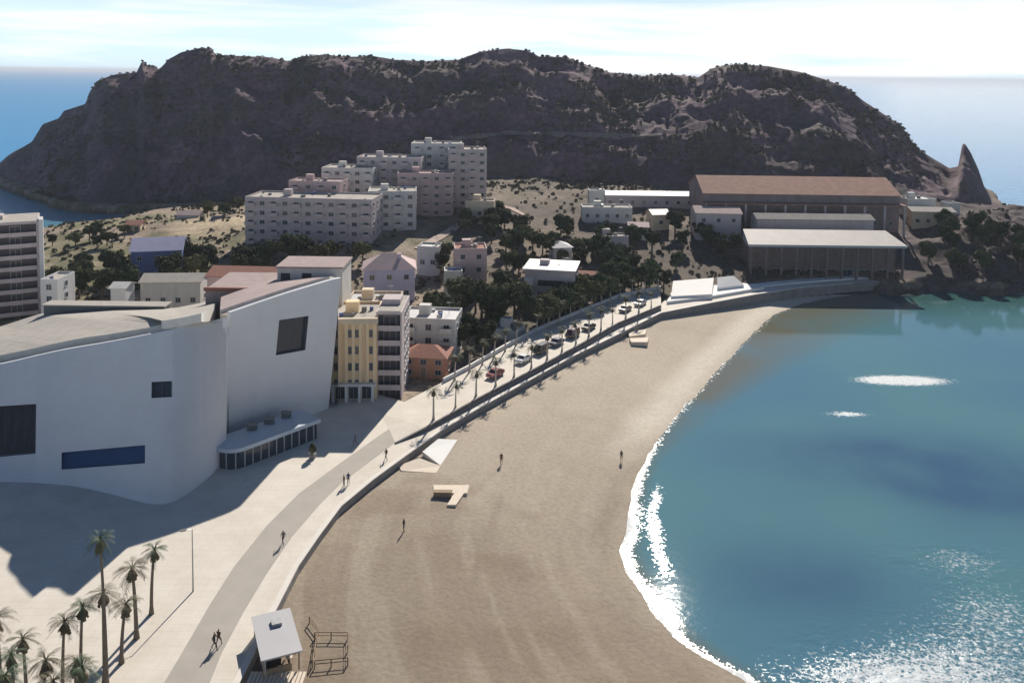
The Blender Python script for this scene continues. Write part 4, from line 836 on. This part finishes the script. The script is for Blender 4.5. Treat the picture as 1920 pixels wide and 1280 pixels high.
# ------------------------------------------------------------------ people
def person(loc, rz, label, top, bottom, pose='stand', hat=None):
    ph = .32 if pose == 'walk' else .05
    J = {'pel': (0,0,.95), 'spi': (0,.01,1.2), 'che': (0,0,1.42), 'nec': (0,0,1.53), 'hea': (0,-.02,1.62), 'cro': (0,-.01,1.75),
     'hl': (-.1,0,.9), 'kl': (-.11,-ph*.8,.5), 'al': (-.11,-ph*.9,.08), 'tl': (-.12,-ph*.9-.16,.03), 'hr': (.1,0,.9), 'kr': (.11,ph*.3,.5), 'ar': (.11,ph*1.1,.09), 'tr': (.12,ph*1.1-.15,.03),
     'sl': (-.19,0,1.43), 'el': (-.25,ph*.4,1.15), 'wl': (-.24,ph*.2-.08,.9), 'fl': (-.24,ph*.2-.11,.8), 'sr': (.19,0,1.43), 'er': (.25,-ph*.4,1.15), 'wr': (.24,-ph*.6-.08,.92), 'fr': (.24,-ph*.6-.12,.82)}
    Rr = dict(pel=.15,spi=.13,che=.15,nec=.06,hea=.10,cro=.07,hl=.1,kl=.065,al=.045,tl=.035,hr=.1,kr=.065,ar=.045,tr=.035,sl=.07,el=.045,wl=.03,fl=.03,sr=.07,er=.045,wr=.03,fr=.03)
    E = [('pel','spi'),('spi','che'),('che','nec'),('nec','hea'),('hea','cro'),('pel','hl'),('hl','kl'),('kl','al'),('al','tl'),('pel','hr'),('hr','kr'),('kr','ar'),('ar','tr'),('che','sl'),('sl','el'),('el','wl'),('wl','fl'),('che','sr'),('sr','er'),('er','wr'),('wr','fr')]
    ks = list(J); me = bpy.data.meshes.new('body'); me.from_pydata([J[k] for k in ks], [(ks.index(a), ks.index(b)) for a, b in E], [])
    tmp = bpy.data.objects.new('tmp', me); COL.objects.link(tmp); tmp.modifiers.new('s', 'SKIN'); sv = me.skin_vertices[0].data
    for i, k in enumerate(ks): sv[i].radius = (Rr[k], Rr[k]*.85); sv[i].use_root = (k == 'pel')
    sb = tmp.modifiers.new('u', 'SUBSURF'); sb.levels = 1
    dg = bpy.context.evaluated_depsgraph_get(); dg.update(); m2 = bpy.data.meshes.new_from_object(tmp.evaluated_get(dg)); bpy.data.objects.remove(tmp)
    m2.materials.clear()
    for m_ in (M_skin, top, bottom, mat('dark_hair', (.04,.03,.02), .7, .2, 5)): m2.materials.append(m_)
    for f in m2.polygons:
        z = f.center.z; ax = abs(f.center.x)
        f.material_index = 3 if (z > 1.66 or (z > 1.56 and f.center.y > .03)) else 0 if z > 1.5 else 1 if (z > .93 and not (ax > .2 and z < 1.12)) else 0 if (ax > .19) else 2 if z > .1 else 3
    m2.name = 'body'; t = bpy.data.objects.new('person', m2); COL.objects.link(t); t.location = loc; t.rotation_euler = (0, 0, rz); t.scale = (1.05,)*3
    return tag(t, label, 'person')
cl = {k: mat('cloth_'+k, c, .9, .1, 6) for k, c in dict(dark=(.03,.03,.035), brown=(.09,.06,.04), blue=(.04,.06,.13), grey=(.12,.12,.12), white=(.6,.6,.58), red=(.3,.05,.05)).items()}
pp = [(940,870,0,'brown','dark','walk','person in dark brown clothes walking alone in the middle of the beach'), (757,996,0,'dark','dark','stand','person in black standing on the dark wet patch of near sand'),
 (1165,865,0,'grey','brown','stand','person in grey standing by the swash at the waterline'), (531,1020,1,'grey','dark','walk','person in grey walking on the grey lane halfway along the promenade'),
 (645,912,1,'dark','grey','stand','person in a dark top with another on the far promenade lane, left one'), (653,908,1,'blue','dark','stand','person in blue beside the one in a dark top on the far lane'),
 (402,1216,1,'dark','dark','walk','person in black walking low on the lane near the kiosk'), (410,1210,1,'brown','dark','walk','person in brown walking beside the one in black near the kiosk'),
 (724,862,1,'brown','grey','walk','person in brown walking near the white beach ramp'), (666,834,1,'grey','dark','walk','person in grey on the promenade where the lane narrows')]
for i, (x, y, pr_, a, b, po, lab) in enumerate(pp):
    p = G(x, y, 3.0) if pr_ else GS(x, y); person(p+Vector((0, 0, .01)), i*1.3, lab, cl[a], cl[b], po)
# ------------------------------------------------------------------ palms
ORD = 'first second third fourth fifth sixth seventh eighth ninth tenth eleventh twelfth thirteenth fourteenth'.split()
def frond(mb, base, az, el, ln, m, rr):
    d = Vector((math.cos(az), math.sin(az), 0)); side = Vector((-d.y, d.x, 0)); pts = []; n = 6
    for k in range(n+1):
        s = k/n; a = el-s*s*1.5; pts.append(base+d*(ln*s*math.cos(el*.6))+Vector((0, 0, ln*(s*math.sin(el)-.62*s*s))))
    for k in range(n):
        s0, s1 = k/n, (k+1)/n; p0, p1 = pts[k], pts[k+1]
        if k < 2: w0 = w1 = .05; mb.face([p0-side*w0, p0+side*w0, p1+side*w1, p1-side*w1], m); continue
        for q in (-1, 1):
            for z in range(2):
                a = p0.lerp(p1, z*.5); b = p0.lerp(p1, z*.5+.28); lw = (.75-.5*abs(s0-.5))*ln*.33*rr.uniform(.8, 1.1)
                tip = b+side*q*lw+(p1-p0)*.9+Vector((0, 0, -lw*.35)); mb.face([a, b, tip], m)
def palm_proto(seed, h, m, r=1.0):
    rr = random.Random(seed); t = thing('palm_tree', '', 'palm tree', (0,0,0)); pts = []; rad = []; lx = rr.uniform(-.5, .5); ly = rr.uniform(-.3, .3)
    for k in range(9): s = k/8; pts.append((lx*s*s, ly*s*s, h*s-(.2 if k == 0 else 0))); rad.append((.23-.10*s+(.12 if k == 0 else 0))*r)
    mb = MB(); mb.tube(pts, rad, 8, M_palmbark); mb.build('trunk', parent=t, smooth=True)
    top = Vector(pts[-1]); mb = MB()
    for k in range(26): frond(mb, top, k*2.399+rr.uniform(-.2, .2), rr.uniform(-.35, 1.25), rr.uniform(1.35, 1.9)*r, m, rr)
    mb.build('crown', parent=t); mb = MB()
    for k in range(26):
        a = k*2.399; d = Vector((math.cos(a), math.sin(a), 0)); s_ = Vector((-d.y, d.x, 0))*.12; q = top+Vector((0, 0, rr.uniform(-.1, .1)))
        e = q+d*rr.uniform(.3, .6)+Vector((0, 0, -rr.uniform(.7, 1.3))); mb.face([q-s_, q+s_, e+s_*1.6, e-s_*1.6], M_dead)
    mb.build('dead_skirt', parent=t); return t
M_pale = mat('pale_palm_trunk', (.42,.39,.35), .9, .2, 5)
M_street = mat('street_palm_frond', (.10,.11,.05), .7, .3, 1.5, rnd=.3)
sp = []
for sd_ in range(3):
    q = palm_proto(900+sd_, 5.2+.4*sd_, M_street, 1.15)
    for c in q.children:
        if c.name.startswith('trunk'): c.data.materials.clear(); c.data.materials.append(M_pale)
    remember(q); sp.append(q)
row = []
def along(px_pts, zz, n_, dx, dy):
    P3 = [G(x, y, z) for (x, y), z in zip(px_pts, zz)]; L_ = [0]
    for i in range(len(P3)-1): L_.append(L_[-1]+(P3[i+1]-P3[i]).length)
    for k in range(n_):
        s_ = L_[-1]*(k+.5)/n_; i = max(j for j in range(len(P3)-1) if L_[j] <= s_); f = (s_-L_[i])/(L_[i+1]-L_[i]); p = P3[i].lerp(P3[i+1], f); yield Vector((p.x+dx, p.y+dy, p.z))
inn_r = list(zip(inner_px[:7], INZ[:7]))[::-1]
ii = 0; gp = 'street palms in two rows along the raised beach road'
for rown, pts in (('inland', list(along([a for a, b in inn_r], [b for a, b in inn_r], 19, .9, -.9))), ('seaward', list(along(upper_px[1:], UPZ[1:], 15, -.9, .9)))):
    m_ = len(pts)
    for k, p in enumerate(pts):
        o = sp[ii] if ii < 3 else copy_tree(sp[ii % 3]); ii += 1; o.location = p; o.rotation_euler = (0, 0, random.uniform(0, 6)); sc = random.uniform(.68, .95); o.scale = (sc*.85, sc*.85, sc)
        j = min(k, m_-1-k); ed = 'near end' if k <= m_-1-k else 'far end'
        o['label'] = 'pale trunked street palm, '+('%s row, the one at the %s' % (rown, ed) if j == 0 else '%s row, %s from the %s' % (rown, ORD[j], ed)); o['group'] = gp
palms = [(182,1005,201,1300,M_palmg,'tall palm whose green crown stands against the dark auditorium shadow'), (190,1106,197,1278,M_palm,'stout palm in front of the tall green one, bushy brown crown'),
 (253,1062,256,1196,M_palm,'thin palm left of the last palm in the promenade row'), (273,1026,284,1150,M_palmg,'last palm of the row, farthest along the promenade'),
 (222,1130,228,1242,M_palm,'short palm between the stout palm and the thin one'), (153,1132,152,1292,M_palmg,'slim palm just left of the stout brown crowned palm'),
 (115,1164,118,1316,M_palm,'palm with a flat wide crown in the left bottom row'), (6,1156,3,1330,M_palm,'palm cut by the left edge of the picture'),
 (58,1196,52,1352,M_palm,'low palm in the thick cluster, crown like an open hand'), (34,1222,30,1380,M_palmg,'palm near the left bottom corner with a drooping crown'),
 (82,1232,82,1400,M_palm,'palm in the bottom row with a dense dark crown'), (140,1232,142,1404,M_palm,'palm at the bottom, crown just under the slim palm'),
 (12,1262,14,1440,M_palmg,'lowest palm crown in the left bottom corner'), (112,1276,112,1460,M_palm,'palm crown touching the bottom edge left of the lane'), (168,1244,166,1420,M_palmg,'palm crown on the right of the bottom cluster')]
for i, (tx, ty, bx, by, m, lab) in enumerate(palms):
    b = G(bx, by, 3.0); z = at(tx, ty, b.y).z; t = palm_proto(100+i, z-3.0-.2, m, random.uniform(.85, 1.1)); t.location = b; t['label'] = lab; t['group'] = 'palms along the inner edge of the promenade'
for (x, y, lab) in ((586,858,'small clipped shrub in a planter on the promenade near the pavilion'),):
    p = G(x, y, 3.0); t = thing('planter_shrub', lab, 'shrub', p); mb = MB(); mb.tube([(0,0,0),(0,0,.7)], [.45,.6], 10, M_grey); mb.build('planter', parent=t)
    mb = MB(); rr = random.Random(5)
    for k in range(260):
        v = Vector((rr.gauss(0,1), rr.gauss(0,1), rr.gauss(0,1))).normalized()*rr.uniform(.4,.85); c = Vector((v.x*.8, v.y*.8, 1.5+v.z*1.1)); a = v.orthogonal().normalized()*.16; b = v.cross(a).normalized()*.12; mb.face([c-a, c-b, c+a, c+b], M_leafo)
    mb.build('foliage', parent=t)
# ------------------------------------------------------------------ broadleaf and pine trees
def tree_proto(seed, leaf, nleaf=2600, flat=1.0, ls=.22):
    rr = random.Random(seed); t = thing('tree', 'x', 'tree', (0,0,0)); mb = MB()
    mb.tube([(0,0,-1),(.05,.02,1.2),(.12,-.05,2.6)], [.24,.18,.13], 7, M_bark); lobes = []
    for k in range(9):
        a = k*2.4+rr.uniform(-.3,.3); r = rr.uniform(.5, 1.5); z = rr.uniform(2.3, 4.6)*(.8+.2*flat); e = Vector((r*math.cos(a), r*math.sin(a), z))
        mb.tube([(.08,0,1.7+.1*k), (e.x*.5, e.y*.5, z*.72), tuple(e)], [.09,.06,.03], 5, M_bark); lobes.append((e, rr.uniform(.65, 1.15)))
    mb.build('trunk', parent=t); mb = MB()
    for k in range(nleaf):
        c, r = lobes[k % len(lobes)]; v = Vector((rr.gauss(0,1), rr.gauss(0,1), rr.gauss(0,1)*.8)).normalized()*r*rr.uniform(.35, 1.08)**.6
        p = c+v; nrm_ = (v.normalized()+Vector((rr.uniform(-.7,.7), rr.uniform(-.7,.7), rr.uniform(-.2,.9)))).normalized(); a = nrm_.orthogonal().normalized(); b = nrm_.cross(a); s = ls*rr.uniform(.6, 1.2)
        a, b = a*s, b*s*.6; mb.face([p-a, p-b, p+a, p+b], leaf)
    mb.build('crown', parent=t); return t
def bush_patch(): pass
TP = [tree_proto(1, M_leafd), tree_proto(2, M_leafo), tree_proto(3, M_leafg), tree_proto(4, M_leafd, 2200)]
for t in TP: remember(t)
used_t = [False]*4
def plant(k, loc, s, label, group, sz=None):
    if not used_t[k]: o = TP[k]; used_t[k] = True
    else: o = copy_tree(TP[k])
    o.location = loc; o.scale = (s, s, (sz or s)); o.rotation_euler = (0, 0, random.uniform(0, 6.28)); o['label'] = label; o['group'] = group; return o
ORD = 'first second third fourth fifth sixth seventh eighth ninth tenth eleventh twelfth thirteenth fourteenth'.split()
def grove(poly_px, n_, Drange, kinds, s0, s1, label, group, zoff=0):
    xs = [p[0] for p in poly_px]; ys = [p[1] for p in poly_px]; PP = [(float(a), float(b)) for a, b in poly_px]; c = 0; tries = 0; placed = []; made = []
    while c < n_ and tries < 3000:
        tries += 1; x = random.uniform(min(xs), max(xs)); y = random.uniform(min(ys), max(ys))
        if not bool(in_poly(np.array([x]), np.array([y]), PP)[0]): continue
        h = hit(x, y, *Drange)
        if any((h-q).length < s0*2.0 for q in placed) and tries < 1500: continue
        if zh(h.x, h.y) < .8: continue
        placed.append(h); made.append(plant(random.choice(kinds), h+Vector((0, 0, -.2)), random.uniform(s0, s1), label, group)); c += 1
    made.sort(key=lambda o: o.location.x/o.location.y); m_ = len(made)
    for i, o in enumerate(made):
        k = min(i, m_-1-i); sd_ = 'left' if i <= m_-1-i else 'right'
        o['label'] = label+', '+(('%smost one' % sd_) if k == 0 else '%s from the %s' % (ORD[k], sd_))
grove([(105,575),(270,575),(262,520),(120,520)], 9, (185,240), [0,0,2], 1.5, 2.0, 'dark round tree between apartment tower and blue house', 'trees between the tower and the blue house')
grove([(285,548),(380,540),(640,510),(690,500),(660,478),(440,492),(340,500)], 22, (190,262), [0,3,1], 1.3, 1.8, 'dark tree in the belt below the lavender grey block', 'trees below the lavender grey hillside block')
grove([(800,660),(850,690),(985,640),(985,570),(900,560),(820,590)], 18, (178,232), [0,3,1], 1.4, 1.9, 'dark garden tree left of the modern white villa', 'garden trees behind the raised road')
grove([(1000,630),(1130,578),(1155,548),(1090,556),(1020,596)], 22, (196,240), [1,1,2], 1.2, 1.6, 'olive green roadside tree below the white villa', 'olive green trees along the raised road')
grove([(1130,562),(1245,544),(1250,522),(1140,528)], 15, (222,250), [1,0,2], 1.1, 1.5, 'green tree near the far road end', 'trees at the far end of the raised road')
grove([(780,520),(850,520),(850,480),(790,480)], 5, (215,262), [0,3], 1.2, 1.6, 'dark tree between lavender house and pink tower house', 'trees between the lavender and pink houses')
grove([(860,440),(940,470),(1010,460),(960,410),(890,400)], 16, (235,300), [1,0], .9, 1.3, 'scrubby tree beside the pink dirt path', 'trees beside the pink dirt path')
grove([(1060,520),(1390,520),(1390,440),(1200,440),(1080,460)], 20, (236,290), [0,3,2], 1.1, 1.7, 'dark slope tree left of the white roofed hall', 'trees on the slope left of the white roofed hall')
grove([(960,540),(1090,500),(1100,440),(1010,400),(930,470)], 20, (215,300), [1,0,3], .9, 1.4, 'dark scrubby tree on the brown slope above the white villa', 'trees on the brown slope above the white villa')
grove([(1725,520),(1915,520),(1915,430),(1760,430)], 20, (256,330), [0,3,2], 1.0, 1.6, 'dark tree on the right headland above the water', 'trees on the right headland')
grove([(90,470),(240,470),(240,440),(100,450)], 8, (240,330), [1,0], .8, 1.2, 'low tree on dry ground behind the blue house', 'trees on the dry ground by the left inlet')
grove([(380,420),(460,430),(450,385),(380,390)], 7, (270,330), [1,2], .8, 1.1, 'yellow green tree on the sunlit scrubland', 'trees on the sunlit scrubland')
for k in range(4):
    if not used_t[k]: print('UNUSED', k); plant(k, hit(1300, 500), 1.1, 'dark slope tree left of the white roofed hall', 'trees on the slope left of the white roofed hall')
# scrub: uncountable low bushes on hill, headland and waste ground
def scrub_stuff(name, n_, dr, ur, label, m, s0, s1, dens, seed):
    rr = np.random.default_rng(seed); D = rr.uniform(*dr, n_*3); u = rr.uniform(*ur, n_*3); X = u*D; z, sd_, k_ = height(X, D)
    ok = (z > 1.5) & (sd_ > 2) & ((u*FPX+960 < 1735) | (D < 340)) & (fbm(X, D, 16, 5, 91)+rr.uniform(-.3, .3, len(X)) > dens) & ~in_poly(X, D, PLAZA) & ~in_poly(X, D, ROADB) & ~in_poly(X, D, BZONE)
    idx = np.nonzero(ok)[0][:n_]; V = []; nq = 9
    for i in idx:
        s = rr.uniform(s0, s1); c = np.array([X[i], D[i], z[i]+s*.25])
        v = rr.normal(size=(nq, 3)); v /= np.linalg.norm(v, axis=1)[:, None]; v[:, 2] = np.abs(v[:, 2])*.8-.1
        a = np.cross(v, rr.normal(size=(nq, 3))); a /= np.linalg.norm(a, axis=1)[:, None]; b = np.cross(v, a); P_ = c+v*s*.8; q = s*.55
        V.append(np.stack([P_-a*q, P_-b*q, P_+a*q, P_+b*q], 1).reshape(-1, 3))
    V = np.concatenate(V); me = bpy.data.meshes.new(name); nf = len(V)//4; me.vertices.add(len(V)); me.vertices.foreach_set('co', V.ravel()); me.loops.add(len(V)); me.loops.foreach_set('vertex_index', np.arange(len(V), dtype=np.int32))
    me.polygons.add(nf); me.polygons.foreach_set('loop_start', np.arange(0, len(V), 4, dtype=np.int32)); me.update(calc_edges=True); me.materials.append(m)
    o = bpy.data.objects.new(name, me); COL.objects.link(o); tag(o, label, 'scrub', kind='stuff')
M_scrub = mat('dry_scrub', (.075,.08,.045), .85, .4, .5, c2=(.14,.12,.075))
scrub_stuff('hill_scrub', 6500, (340, 500), (-.56, .56), 'dark low scrub scattered over the big hill', M_scrub, .5, 1.2, .05, 1)
scrub_stuff('town_scrub', 2600, (190, 345), (-.60, .62), 'dry low bushes over the waste ground between the houses', M_scrub, .35, 1.0, .0, 2)
